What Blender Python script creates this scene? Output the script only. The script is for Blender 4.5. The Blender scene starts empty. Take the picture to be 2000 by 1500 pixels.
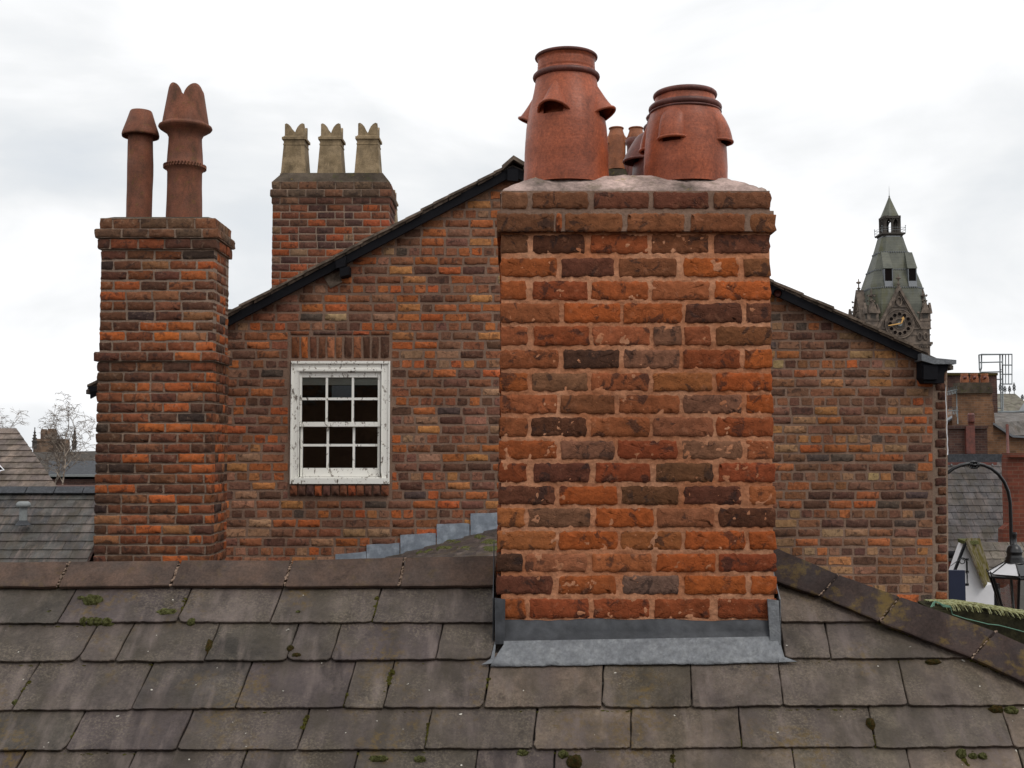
import bpy, math, random
from mathutils import Vector, Matrix, noise

# ------------------------------------------------------------------ camera, world, sun
F = 2250.0
HOR = 880.0
TH = math.atan((HOR - 750.0) / F)
scene = bpy.context.scene
COL = scene.collection

cam_d = bpy.data.cameras.new("camera")
cam_d.sensor_width = 36.0
cam_d.lens = 36.0 * F / 2000.0
cam_d.clip_start = 0.05
cam_d.clip_end = 2000.0
cam = bpy.data.objects.new("camera", cam_d)
COL.objects.link(cam)
cam.location = (0, 0, 0)
cam.rotation_euler = (math.pi / 2 + TH, 0, 0)
scene.camera = cam

SUN_EL, SUN_AZ = math.radians(50), math.radians(140)   # azimuth clockwise from +Y (the view direction)
world = bpy.data.worlds.new("World")
scene.world = world
world.use_nodes = True
nt = world.node_tree
nt.nodes.clear()
w_out = nt.nodes.new("ShaderNodeOutputWorld")
w_mix = nt.nodes.new("ShaderNodeMixShader")
w_sky = nt.nodes.new("ShaderNodeTexSky")
w_sky.sky_type = 'NISHITA'
w_sky.sun_disc = False
w_sky.sun_elevation = SUN_EL
w_sky.sun_rotation = SUN_AZ
w_b1 = nt.nodes.new("ShaderNodeBackground")
w_b1.inputs[1].default_value = 0.1
w_b2 = nt.nodes.new("ShaderNodeBackground")
w_b2.inputs[1].default_value = 1.0
w_tc = nt.nodes.new("ShaderNodeTexCoord")
w_map = nt.nodes.new("ShaderNodeMapping")
w_map.inputs['Scale'].default_value = (1, 1, 2.2)
w_map.inputs['Location'].default_value = (6.1, 6.6, 6.6)
w_n = nt.nodes.new("ShaderNodeTexNoise")
w_n.inputs['Scale'].default_value = 3.2
w_n.inputs['Detail'].default_value = 7
w_n.inputs['Roughness'].default_value = 0.5
w_n.inputs['Distortion'].default_value = 0.35
w_r = nt.nodes.new("ShaderNodeValToRGB")
w_r.color_ramp.elements[0].position = 0.45
w_r.color_ramp.elements[0].color = (0.80, 0.83, 0.86, 1)
w_r.color_ramp.elements[1].position = 0.67
w_r.color_ramp.elements[1].color = (1.10, 1.105, 1.12, 1)
e = w_r.color_ramp.elements.new(0.55)
e.color = (0.92, 0.935, 0.95, 1)
w_f = nt.nodes.new("ShaderNodeValToRGB")
w_f.color_ramp.elements[0].position = 0.2
w_f.color_ramp.elements[0].color = (0.75, 0.75, 0.75, 1)
w_f.color_ramp.elements[1].position = 0.4
w_f.color_ramp.elements[1].color = (1, 1, 1, 1)
L = nt.links.new
L(w_tc.outputs['Generated'], w_map.inputs[0])
L(w_map.outputs[0], w_n.inputs['Vector'])
w_sep = nt.nodes.new("ShaderNodeSeparateXYZ")
w_el = nt.nodes.new("ShaderNodeMath")
w_el.operation = 'MULTIPLY_ADD'
w_el.inputs[1].default_value = 0.26
L(w_tc.outputs['Generated'], w_sep.inputs[0])
L(w_sep.outputs[2], w_el.inputs[0])
L(w_n.outputs[0], w_el.inputs[2])
L(w_el.outputs[0], w_r.inputs[0])
L(w_n.outputs[0], w_f.inputs[0])
L(w_r.outputs[0], w_b2.inputs[0])
L(w_sky.outputs[0], w_b1.inputs[0])
L(w_f.outputs[0], w_mix.inputs[0])
L(w_b1.outputs[0], w_mix.inputs[1])
L(w_b2.outputs[0], w_mix.inputs[2])
L(w_mix.outputs[0], w_out.inputs[0])

sun_d = bpy.data.lights.new("sun", 'SUN')
sun_d.energy = 1.0
sun_d.angle = math.radians(22)
sun_d.color = (1.0, 0.95, 0.88)
sun = bpy.data.objects.new("sun", sun_d)
COL.objects.link(sun)
sv = Vector((math.sin(SUN_AZ) * math.cos(SUN_EL), math.cos(SUN_AZ) * math.cos(SUN_EL), math.sin(SUN_EL)))
sun.rotation_euler = sv.to_track_quat('Z', 'Y').to_euler()
sun.location = sv * 30

scene.view_settings.view_transform = 'Standard'
scene.view_settings.look = 'None'
scene.view_settings.gamma = 1
scene.view_settings.exposure = 0.0
scene.view_settings.use_curve_mapping = False

# ------------------------------------------------------------------ helpers
CT, ST = math.cos(TH), math.sin(TH)


def ray(px, py):
    v = (750.0 - py) / F
    return Vector(((px - 1000.0) / F, CT - v * ST, ST + v * CT))


def P(px, py, d):
    r = ray(px, py)
    return r * (d / r.y)


def zz(py, d):
    return P(1000, py, d).z


def xx(px, d, py=HOR):
    return P(px, py, d).x


def lin(c, g=1.0):
    out = []
    for v in c:
        v /= 255.0
        out.append(min(0.85, g * (v / 12.92 if v <= 0.04045 else ((v + 0.055) / 1.055) ** 2.4)))
    return tuple(out) + (1.0,)


def W(o):
    m = o.matrix_basis.copy()
    if o.parent:
        m = W(o.parent) @ o.matrix_parent_inverse @ m
    return m


def adopt(o, parent):
    if parent is not None:
        inv = W(parent).inverted()
        o.parent = parent
        o.matrix_parent_inverse = inv


def tag(o, label=None, cat=None, group=None, kind=None):
    if label: o['label'] = label
    if cat: o['category'] = cat
    if group: o['group'] = group
    if kind: o['kind'] = kind
    return o


def thing(name, loc, label, cat, group=None):
    o = bpy.data.objects.new(name, None)
    o.empty_display_size = 0.2
    COL.objects.link(o)
    o.location = loc
    return tag(o, label, cat, group)


def link_mesh(name, me, parent=None):
    o = bpy.data.objects.new(name, me)
    COL.objects.link(o)
    adopt(o, parent)
    return o


class MB:
    def __init__(self):
        self.v = []
        self.f = []
        self.sm = []
        self.c = []

    def add(self, vs, fs, smooth=False, col=None):
        n = len(self.v)
        self.v += [tuple(p) for p in vs]
        self.f += [tuple(i + n for i in f) for f in fs]
        self.sm += [smooth] * len(fs)
        self.c += [col] * len(fs)
        return self

    def box(self, a, b, col=None):
        x0, y0, z0 = a
        x1, y1, z1 = b
        vs = [(x0, y0, z0), (x1, y0, z0), (x1, y1, z0), (x0, y1, z0), (x0, y0, z1), (x1, y0, z1), (x1, y1, z1), (x0, y1, z1)]
        fs = [(0, 3, 2, 1), (4, 5, 6, 7), (0, 1, 5, 4), (1, 2, 6, 5), (2, 3, 7, 6), (3, 0, 4, 7)]
        return self.add(vs, fs, False, col)

    def prism(self, poly, vec, col=None, smooth=False):
        """poly: 3D points, extruded by vec"""
        n = len(poly)
        vec = Vector(vec)
        vs = [Vector(p) for p in poly] + [Vector(p) + vec for p in poly]
        fs = [tuple(range(n - 1, -1, -1)), tuple(range(n, 2 * n))]
        fs += [(i, (i + 1) % n, n + (i + 1) % n, n + i) for i in range(n)]
        return self.add(vs, fs, smooth, col)

    def tube(self, pts, r, n=8, closed=False, col=None, caps=True):
        pts = [Vector(p) for p in pts]
        m = len(pts)
        rs = r if isinstance(r, (list, tuple)) else [r] * m
        vs = []
        up = None
        for i, p in enumerate(pts):
            if closed:
                t = pts[(i + 1) % m] - pts[i - 1]
            else:
                t = pts[min(i + 1, m - 1)] - pts[max(i - 1, 0)]
            t.normalize()
            if up is None:
                up = Vector((0, 0, 1)) if abs(t.z) < 0.9 else Vector((1, 0, 0))
            a = t.cross(up)
            if a.length < 1e-4:
                a = t.cross(Vector((0.3, 1, 0.2)))
            a.normalize()
            b = a.cross(t).normalized()
            up = b
            for k in range(n):
                an = 2 * math.pi * k / n
                vs.append(p + (a * math.cos(an) + b * math.sin(an)) * rs[i])
        fs = []
        for i in range(m if closed else m - 1):
            j = (i + 1) % m
            for k in range(n):
                k2 = (k + 1) % n
                fs.append((i * n + k, i * n + k2, j * n + k2, j * n + k))
        if caps and not closed:
            fs.append(tuple(range(n)))
            fs.append(tuple(range((m - 1) * n, m * n))[::-1])
        return self.add(vs, fs, True, col)

    def lathe(self, c, prof, n=48, skip=None, wob=0.0, seed=0, capped=False):
        """prof: list of (r, z) ; skip(phi, z)->bool leaves a face out"""
        vs = []
        for i, (r, z) in enumerate(prof):
            for k in range(n):
                an = 2 * math.pi * k / n
                rr = r
                if wob:
                    rr += wob * noise.noise(Vector((math.cos(an) * 1.3 + seed, math.sin(an) * 1.3, z * 4)))
                vs.append((c[0] + rr * math.cos(an), c[1] + rr * math.sin(an), c[2] + z))
        fs = []
        for i in range(len(prof) - 1):
            for k in range(n):
                k2 = (k + 1) % n
                if skip and skip(2 * math.pi * (k + 0.5) / n, 0.5 * (prof[i][1] + prof[i + 1][1])):
                    continue
                fs.append((i * n + k, i * n + k2, (i + 1) * n + k2, (i + 1) * n + k))
        if capped:
            fs.append(tuple(range((len(prof) - 1) * n, len(prof) * n)))
        return self.add(vs, fs, True)

    def mesh(self, name, mat):
        me = bpy.data.meshes.new(name)
        me.from_pydata(self.v, [], self.f)
        me.materials.append(mat)
        me.polygons.foreach_set('use_smooth', self.sm)
        if any(c is not None for c in self.c):
            at = me.attributes.new('Col', 'FLOAT_COLOR', 'FACE')
            buf = []
            for c in self.c:
                buf += list(c if c is not None else (0, 0, 0, 1))
            at.data.foreach_set('color', buf)
        me.update()
        return me

    def build(self, name, mat, parent=None):
        return link_mesh(name, self.mesh(name, mat), parent)


# ------------------------------------------------------------------ materials
class NT:
    def __init__(self, name):
        self.m = bpy.data.materials.new(name)
        self.m.use_nodes = True
        self.t = self.m.node_tree
        self.b = self.t.nodes['Principled BSDF']
        self.pos = self.t.nodes.new('ShaderNodeNewGeometry').outputs['Position']

    def N(self, typ, **kw):
        n = self.t.nodes.new(typ)
        for k, v in kw.items():
            setattr(n, k, v)
        return n

    def link(self, a, b):
        self.t.links.new(a, b)

    def mapped(self, scale=(1, 1, 1), loc=(0, 0, 0), rot=(0, 0, 0)):
        n = self.N('ShaderNodeMapping')
        n.inputs['Scale'].default_value = scale
        n.inputs['Location'].default_value = loc
        n.inputs['Rotation'].default_value = rot
        self.link(self.pos, n.inputs[0])
        return n.outputs[0]

    def noise(self, scale, detail=4, rough=0.55, vec=None, dist=0.0):
        n = self.N('ShaderNodeTexNoise')
        n.inputs['Scale'].default_value = scale
        n.inputs['Detail'].default_value = detail
        n.inputs['Roughness'].default_value = rough
        n.inputs['Distortion'].default_value = dist
        self.link(vec if vec is not None else self.pos, n.inputs['Vector'])
        return n.outputs[0]

    def ramp(self, src, a, b, va=0.0, vb=1.0):
        n = self.N('ShaderNodeMapRange')
        n.inputs['From Min'].default_value = a
        n.inputs['From Max'].default_value = b
        n.inputs['To Min'].default_value = va
        n.inputs['To Max'].default_value = vb
        self.link(src, n.inputs['Value'])
        return n.outputs[0]

    def math(self, op, a, b=0.0):
        n = self.N('ShaderNodeMath', operation=op)
        for i, s in enumerate((a, b)):
            if isinstance(s, (int, float)):
                n.inputs[i].default_value = s
            else:
                self.link(s, n.inputs[i])
        return n.outputs[0]

    def mix(self, fac, a, b, mode='MIX'):
        n = self.N('ShaderNodeMix', data_type='RGBA', blend_type=mode)
        if isinstance(fac, (int, float)):
            n.inputs[0].default_value = fac
        else:
            self.link(fac, n.inputs[0])
        for i, s in ((6, a), (7, b)):
            if isinstance(s, tuple):
                n.inputs[i].default_value = s
            else:
                self.link(s, n.inputs[i])
        return n.outputs[2]

    def scalec(self, col, fac):
        n = self.N('ShaderNodeVectorMath', operation='SCALE')
        self.link(col, n.inputs[0])
        if isinstance(fac, (int, float)):
            n.inputs['Scale'].default_value = fac
        else:
            self.link(fac, n.inputs['Scale'])
        return n.outputs[0]

    def tint(self):
        """per-piece colour: object colour for single pieces, face attribute for joined ones"""
        oi = self.N('ShaderNodeObjectInfo')
        at = self.N('ShaderNodeAttribute', attribute_name='Col')
        n = self.N('ShaderNodeVectorMath', operation='ADD')
        self.link(oi.outputs['Color'], n.inputs[0])
        self.link(at.outputs['Color'], n.inputs[1])
        return n.outputs[0], oi.outputs['Random']

    def color(self, c):
        if isinstance(c, tuple):
            self.b.inputs['Base Color'].default_value = c
        else:
            self.link(c, self.b.inputs['Base Color'])

    def bump(self, h, strength=0.5, dist=0.01):
        n = self.N('ShaderNodeBump')
        n.inputs['Strength'].default_value = strength
        n.inputs['Distance'].default_value = dist
        self.link(h, n.inputs['Height'])
        self.link(n.outputs[0], self.b.inputs['Normal'])

    def rough(self, r, spec=0.3):
        if isinstance(r, (int, float)):
            self.b.inputs['Roughness'].default_value = r
        else:
            self.link(r, self.b.inputs['Roughness'])
        self.b.inputs['Specular IOR Level'].default_value = spec


BLACK = (0, 0, 0, 1)


def m_brick(name='brick', pale=lin((150, 125, 105), 1.3), char=0.6, smear=0.5):
    t = NT(name)
    c, rnd = t.tint()
    n1 = t.noise(30, 8, 0.65)
    c1 = t.scalec(c, t.ramp(n1, 0.25, 0.75, 0.58, 1.42))
    c1 = t.scalec(c1, t.ramp(t.noise(1.1, 5, 0.6, vec=t.mapped(scale=(1, 1, 0.6), loc=(4, 4, 4))), 0.35, 0.65, 0.74, 1.16))
    # hue drift inside one brick
    n4 = t.noise(11, 3, 0.5, vec=t.mapped(loc=(4, 2, 9)))
    c2 = t.mix(t.ramp(n4, 0.45, 0.7, 0, 0.45), c1, t.mix(1.0, c1, (1.06, 0.97, 0.92, 1), 'MULTIPLY'))
    # fire-burnt dark blotches
    n2 = t.noise(16, 5, 0.6, vec=t.mapped(loc=(7, 3, 1)), dist=0.6)
    c3 = t.mix(t.ramp(n2, 0.555, 0.62, 0, char), c2, lin((50, 40, 38), 1.0))
    # mortar smears and lime
    n3 = t.noise(22, 7, 0.7, vec=t.mapped(loc=(1, 8, 5)), dist=0.4)
    c4 = t.mix(t.ramp(n3, 0.57, 0.74, 0, smear), c3, pale)
    n5 = t.noise(210, 2, 0.5)
    c5 = t.mix(t.ramp(n5, 0.70, 0.76, 0, 0.55), c4, pale)
    n7 = t.noise(150, 2, 0.5, vec=t.mapped(loc=(3, 3, 3)))
    c6 = t.mix(t.ramp(n7, 0.68, 0.74, 0, 0.75), c5, lin((40, 30, 28), 1.0))
    t.color(c6)
    vo = t.N('ShaderNodeTexVoronoi', feature='DISTANCE_TO_EDGE')
    vo.inputs['Scale'].default_value = 17
    nd = t.N('ShaderNodeTexNoise')
    nd.inputs['Scale'].default_value = 30
    mx = t.N('ShaderNodeVectorMath', operation='MULTIPLY_ADD')
    mx.inputs[1].default_value = (0.06, 0.06, 0.06)
    t.link(t.pos, nd.inputs['Vector'])
    t.link(nd.outputs['Color'], mx.inputs[0])
    t.link(t.pos, mx.inputs[2])
    t.link(mx.outputs[0], vo.inputs['Vector'])
    crack = t.math('MULTIPLY', t.ramp(vo.outputs[0], 0.0, 0.035, 1, 0), t.ramp(n2, 0.42, 0.52, 0, 1))
    h = t.math('SUBTRACT', t.math('ADD', t.noise(70, 8, 0.7), t.math('MULTIPLY', n1, 1.2)), t.math('MULTIPLY', crack, 0.5))
    t.bump(h, 0.7, 0.007)
    t.rough(0.92, 0.15)
    return t.m


def m_mortar(name, c, c2, moss=0.0):
    t = NT(name)
    n = t.noise(5, 6, 0.6)
    k = t.mix(t.ramp(n, 0.35, 0.65), c, c2)
    k = t.scalec(k, t.ramp(t.noise(60, 7, 0.7), 0.25, 0.75, 0.6, 1.35))
    k = t.scalec(k, t.ramp(t.noise(1.1, 5, 0.6, vec=t.mapped(scale=(1, 1, 0.6), loc=(4, 4, 4))), 0.35, 0.65, 0.78, 1.14))
    if moss:
        k = t.mix(t.ramp(t.noise(9, 6, 0.65, vec=t.mapped(loc=(2, 2, 2))), 0.52, 0.64, 0, moss), k, lin((70, 72, 40), 1.0))
        k = t.mix(t.ramp(t.noise(14, 6, 0.65, vec=t.mapped(loc=(6, 1, 2))), 0.62, 0.68, 0, moss * 0.8), k, lin((150, 130, 50), 1.1))
    t.color(k)
    t.bump(t.noise(120, 8, 0.75), 0.8, 0.006)
    t.rough(0.95, 0.1)
    return t.m


def m_clay(name, c, c2, dark, rough=0.6, stain=0.6, lichen=0.0, l0=0.56, lsc=16):
    t = NT(name)
    n = t.noise(6, 6, 0.6)
    k = t.mix(t.ramp(n, 0.38, 0.62), c, c2)
    # rings from the wheel
    k = t.scalec(k, t.ramp(t.noise(9, 5, 0.6, vec=t.mapped(scale=(0.4, 0.4, 9))), 0.25, 0.75, 0.93, 1.07))
    k = t.scalec(k, t.ramp(t.noise(13, 6, 0.65, vec=t.mapped(loc=(8, 8, 1))), 0.3, 0.7, 0.8, 1.2))
    n2 = t.noise(5, 7, 0.65, vec=t.mapped(scale=(1.6, 1.6, 0.7), loc=(3, 1, 6)), dist=0.5)
    k = t.mix(t.ramp(n2, 0.52, 0.72, 0, stain), k, dark)
    n3 = t.noise(90, 3, 0.5)
    k = t.mix(t.ramp(n3, 0.68, 0.74, 0, 0.5), k, dark)
    k = t.scalec(k, t.ramp(t.noise(95, 7, 0.8), 0.32, 0.68, 0.6, 1.4))
    if lichen:
        k = t.mix(t.ramp(t.noise(lsc, 7, 0.7, vec=t.mapped(loc=(1, 5, 2))), l0, l0 + .11, 0, lichen), k, lin((104, 84, 36), 1.0))
    t.color(k)
    t.bump(t.math('ADD', t.noise(45, 6, 0.6), t.math('MULTIPLY', t.noise(14, 3, 0.5, vec=t.mapped(scale=(0.3, 0.3, 10))), 0.5)), 0.22, 0.005)
    t.rough(t.ramp(n2, 0.3, 0.7, rough - 0.1, rough + 0.25), 0.35)
    return t.m


def m_slate(name, lich=1.0, gloss=0.62, scale=1.0):
    t = NT(name)
    c, rnd = t.tint()
    n1 = t.noise(7 * scale, 7, 0.62, dist=0.3)
    k = t.scalec(c, t.ramp(n1, 0.3, 0.7, 0.5, 1.5))
    k = t.scalec(k, t.ramp(t.noise(60 * scale, 6, 0.75), 0.3, 0.7, 0.65, 1.35))
    # streaks running down the slope
    st = t.noise(6 * scale, 5, 0.6, vec=t.mapped(scale=(2.6, 0.5, 0.5), loc=(2, 2, 2)))
    k = t.mix(t.ramp(st, 0.50, 0.68, 0, 0.65), k, lin((116, 103, 97), 1.0))
    k = t.mix(t.ramp(t.noise(4 * scale, 5, 0.6, vec=t.mapped(scale=(1.5, 0.8, 0.8), loc=(9, 1, 4))), 0.48, 0.62, 0, 0.65), k, lin((64, 56, 44), 1.0))
    k = t.mix(t.ramp(t.noise(3.3 * scale, 5, 0.6, vec=t.mapped(scale=(1.5, 0.8, 0.8), loc=(19, 11, 4))), 0.5, 0.62, 0, 0.4), k, lin((76, 66, 64), 1.0))
    # gritty pale lichen
    g = t.math('MULTIPLY', t.ramp(t.noise(4.5 * scale, 4, 0.6, vec=t.mapped(loc=(5, 5, 1))), 0.46, 0.60), t.ramp(t.noise(110 * scale, 5, 0.7), 0.46, 0.64, 0, 0.42 * lich))
    k = t.mix(g, k, lin((136, 124, 106), 1.0))
    g2 = t.ramp(t.noise(42 * scale, 2, 0.4, vec=t.mapped(loc=(5, 3, 8))), 0.765, 0.785, 0, lich)
    k = t.mix(g2, k, lin((200, 196, 185), 1.0))
    g3 = t.math('MULTIPLY', t.ramp(t.noise(3.2 * scale, 4, 0.6, vec=t.mapped(loc=(1, 9, 3))), 0.54, 0.64), t.ramp(t.noise(38 * scale, 6, 0.7), 0.47, 0.62, 0, 0.75 * lich))
    k = t.mix(g3, k, lin((98, 78, 36), 1.0))
    t.color(k)
    h = t.math('ADD', t.noise(38 * scale, 8, 0.7), t.math('MULTIPLY', t.noise(9 * scale, 4, 0.6), 2.2))
    t.bump(h, 0.9, 0.009)
    t.rough(t.ramp(n1, 0.3, 0.7, gloss + 0.12, gloss - 0.1), 0.4)
    return t.m


def m_plain(name, c, rough=0.6, spec=0.3, var=0.25, scale=20, metal=0.0, bump=0.0, c2=None, cs=0.55):
    t = NT(name)
    n = t.noise(scale, 5, 0.6)
    if c2 is not None:
        k = t.mix(t.ramp(n, cs - 0.07, cs + 0.07), c, c2)
    else:
        k = t.mix(0.0, c, c)
    k = t.scalec(k, t.ramp(t.noise(scale * 2.3, 5, 0.6, vec=t.mapped(loc=(3, 3, 3))), 0.25, 0.75, 1 - var, 1 + var))
    t.color(k)
    t.rough(rough, spec)
    t.b.inputs['Metallic'].default_value = metal
    if bump:
        t.bump(t.noise(scale * 3, 6, 0.6), bump, 0.01)
    return t.m


def m_farbrick(name, c1, c2, mortar, bw=0.235, bh=0.085, side=False):
    t = NT(name)
    sp = t.N('ShaderNodeSeparateXYZ')
    cb = t.N('ShaderNodeCombineXYZ')
    t.link(t.pos, sp.inputs[0])
    t.link(t.math('ADD', sp.outputs[0], sp.outputs[1]), cb.inputs[0])
    t.link(sp.outputs[2], cb.inputs[1])
    b = t.N('ShaderNodeTexBrick')
    b.inputs['Color1'].default_value = c1
    b.inputs['Color2'].default_value = c2
    b.inputs['Mortar'].default_value = mortar
    b.inputs['Scale'].default_value = 1.0
    b.inputs['Mortar Size'].default_value = 0.007
    b.inputs['Brick Width'].default_value = bw
    b.inputs['Row Height'].default_value = bh
    b.inputs['Bias'].default_value = -0.1
    t.link(cb.outputs[0], b.inputs['Vector'])
    k = t.scalec(b.outputs[0], t.ramp(t.noise(1.6, 7, 0.7), 0.3, 0.7, 0.6, 1.3))
    k = t.mix(t.ramp(t.noise(0.7, 6, 0.65, vec=t.mapped(loc=(3, 1, 1))), 0.5, 0.7, 0, 0.5), k, lin((50, 40, 38)))
    t.color(k)
    t.rough(0.9, 0.1)
    return t.m


M = {}
BG = 1.18      # vertical faces under this sky receive roughly 1/BG of full light
M['brick'] = m_brick()
M['brick_near'] = m_brick('brick_near', pale=lin((170, 120, 92), 1.3), char=0.68, smear=0.42)
M['mortar_near'] = m_mortar('mortar_near', lin((164, 106, 74), BG), lin((184, 134, 104), BG))
M['mortar_grey'] = m_mortar('mortar_grey', lin((126, 102, 88), 1.02), lin((138, 113, 97), 1.02))
M['mortar_dark'] = m_mortar('mortar_dark', lin((120, 104, 92), 1.3), lin((136, 116, 101), 1.3))
M['flaunching'] = m_mortar('flaunching', lin((176, 154, 146), 1.3), lin((92, 82, 76), 1.0), moss=0.45)
M['flaunching_grey'] = m_mortar('flaunching_grey', lin((92, 82, 72), 1.0), lin((66, 58, 50), 1.0), moss=0.5)
M['terracotta'] = m_clay('terracotta', lin((158, 82, 52), 1.15), lin((138, 72, 48), 1.1), lin((84, 52, 44), 0.95), 0.42, 0.6)
M['terracotta_dark'] = m_clay('terracotta_dark', lin((112, 64, 54), 1.0), lin((92, 56, 50), 1.0), lin((56, 46, 44), 1.0), 0.45)
M['terracotta_old'] = m_clay('terracotta_old', lin((122, 74, 54), 1.05), lin((104, 66, 50), 1.05), lin((72, 58, 48), 1.0), 0.7, 0.7, 0.5)
M['buff'] = m_clay('buff_clay', lin((138, 120, 94), 1.25), lin((114, 98, 74), 1.2), lin((72, 62, 50), 1.0), 0.8, 0.8)
M['orange_clay'] = m_clay('orange_clay', lin((150, 92, 60), 1.05), lin((128, 78, 52), 1.05), lin((80, 54, 44), 1.0), 0.6)
M['ridge'] = m_clay('ridge_clay', lin((88, 69, 58), 1.0), lin((72, 59, 52), 1.0), lin((56, 47, 43), 1.0), 0.75, 0.8, 0.22)
M['hip'] = m_clay('hip_clay', lin((62, 48, 43), 1.0), lin((52, 42, 40), 1.0), lin((40, 34, 32), 1.0), 0.75, 0.8, 0.75, 0.515, 9)
M['slate'] = m_slate('slate')
M['slate_far'] = m_slate('slate_far', lich=0.25, gloss=0.7, scale=0.5)
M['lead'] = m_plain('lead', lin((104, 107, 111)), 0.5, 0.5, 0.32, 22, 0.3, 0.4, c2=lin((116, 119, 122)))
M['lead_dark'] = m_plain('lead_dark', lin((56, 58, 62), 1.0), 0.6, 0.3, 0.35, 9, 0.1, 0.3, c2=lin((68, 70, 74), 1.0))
M['black_paint'] = m_plain('black_paint', lin((22, 22, 26)), 0.7, 0.12, 0.3, 14, 0, 0.1)
M['white_gloss'] = m_plain('white_gloss_panel', lin((205, 205, 208)), 0.2, 0.5, 0.04, 6)
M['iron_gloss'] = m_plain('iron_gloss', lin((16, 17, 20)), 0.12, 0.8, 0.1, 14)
M['cast_iron'] = m_plain('cast_iron', lin((22, 22, 24)), 0.32, 0.5, 0.15, 14)
M['moss'] = m_plain('moss', lin((70, 70, 40)), 0.95, 0.05, 0.5, 90, 0, 1.0, c2=lin((104, 106, 68)), cs=0.5)
M['moss_edge'] = m_plain('moss_edge', lin((84, 82, 38)), 0.95, 0.05, 0.5, 60, 0, 1.0, c2=lin((62, 56, 30)), cs=0.52)
M['moss_brown'] = m_plain('moss_brown', lin((72, 58, 32)), 0.95, 0.05, 0.5, 90, 0, 1.0, c2=lin((58, 58, 32)), cs=0.52)
M['strand_moss'] = m_plain('strand_moss', lin((112, 110, 74)), 0.95, 0.05, 0.4, 40, 0, 0.5, c2=lin((150, 152, 116)), cs=0.5)
M['verge'] = m_plain('verge_tile', lin((118, 104, 92), 1.0), 0.9, 0.1, 0.35, 12, 0, 0.5, c2=lin((88, 78, 69), 1.0), cs=0.5)
M['verge_moss'] = m_plain('verge_moss', lin((110, 102, 84)), 0.95, 0.05, 0.3, 7, 0, 0.6, c2=lin((88, 80, 38)), cs=0.5)
M['lead_bright'] = m_plain('lead_bright', lin((120, 128, 138), 1.2), 0.5, 0.5, 0.25, 9, 0.2, 0.25, c2=lin((142, 150, 160), 1.2))
M['stone_tower'] = m_plain('tower_stone', lin((112, 100, 90), 1.15), 0.9, 0.1, 0.3, 1.2, 0, 0.3, c2=lin((84, 76, 70), 1.15), cs=0.5)
M['stone_dark'] = m_plain('tower_stone_dark', lin((70, 66, 62), 1.1), 0.9, 0.1, 0.3, 1.2, 0, 0.3)
M['gold'] = m_plain('gold', lin((205, 158, 88), 1.0), 0.45, 0.5, 0.05, 3)
M['wall_dark'] = m_plain('wall_dark', lin((46, 44, 34)), 0.95, 0.05, 0.4, 12, 0, 0.5, c2=lin((58, 56, 40)), cs=0.5)
M['white_wall'] = m_plain('white_render', lin((205, 205, 208), 1.25), 0.9, 0.2, 0.06, 3)
M['navy'] = m_plain('navy_board', lin((36, 42, 62), 1.1), 0.6, 0.3, 0.1, 3)
M['steel'] = m_plain('galvanised_steel', lin((120, 126, 128)), 0.5, 0.5, 0.1, 3, 0.2)
M['grey_plastic'] = m_plain('grey_plastic', lin((130, 134, 134)), 0.6, 0.3, 0.15, 8)
M['green_string'] = m_plain('green_string', lin((110, 150, 130)), 0.8, 0.2, 0.1, 8)
M['ground'] = m_plain('ground', lin((88, 86, 82)), 0.95, 0.1, 0.25, 0.6)
M['church_stone'] = m_plain('church_stone', lin((120, 100, 84), 1.1), 0.95, 0.1, 0.25, 1.0, c2=lin((84, 72, 64), 1.1), cs=0.5)
M['bark'] = m_plain('birch_bark', lin((150, 138, 126), 1.0), 0.9, 0.1, 0.3, 4, c2=lin((92, 80, 72)), cs=0.5)
M['near_black'] = m_plain('near_black', lin((24, 20, 19)), 0.95, 0.05, 0.2, 12)  # near-black fill for rose openings, dormer louvres and skylight glass
M['blind'] = m_plain('blind', lin((190, 186, 178)), 0.9, 0.1, 0.05, 6)
M['reflection_card'] = m_plain('reflection_card', lin((130, 134, 142)), 0.9, 0.1, 0.05, 6)
M['room'] = m_plain('room', lin((46, 36, 32)), 0.95, 0.1, 0.1, 6)
M['fb_orange'] = m_farbrick('far_brick_orange', lin((126, 92, 68), 1.0), lin((98, 74, 58), 1.0), lin((116, 98, 84), 1.0))
M['fb_dark'] = m_farbrick('far_brick_dark', lin((86, 62, 54), 1.0), lin((64, 48, 46), 1.0), lin((90, 80, 74), 1.0))
M['fb_red'] = m_farbrick('far_brick_red', lin((118, 66, 52), 1.0), lin((98, 58, 48), 1.0), lin((110, 82, 70), 1.0))

t = NT('peeling_white_paint')
fl = t.noise(26, 7, 0.7, vec=t.mapped(scale=(1, 1, 0.55)), dist=0.4)
k = t.mix(t.ramp(fl, 0.565, 0.60, 0, 0.8), lin((214, 210, 204), 1.3), lin((120, 108, 96), 1.2))
k = t.mix(t.ramp(fl, 0.615, 0.65, 0, 0.9), k, lin((60, 52, 46), 1.2))
t.color(k)
t.bump(t.ramp(fl, 0.58, 0.66, 1, 0), 0.6, 0.003)
t.rough(0.55, 0.35)
M['white_paint'] = t.m

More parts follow.
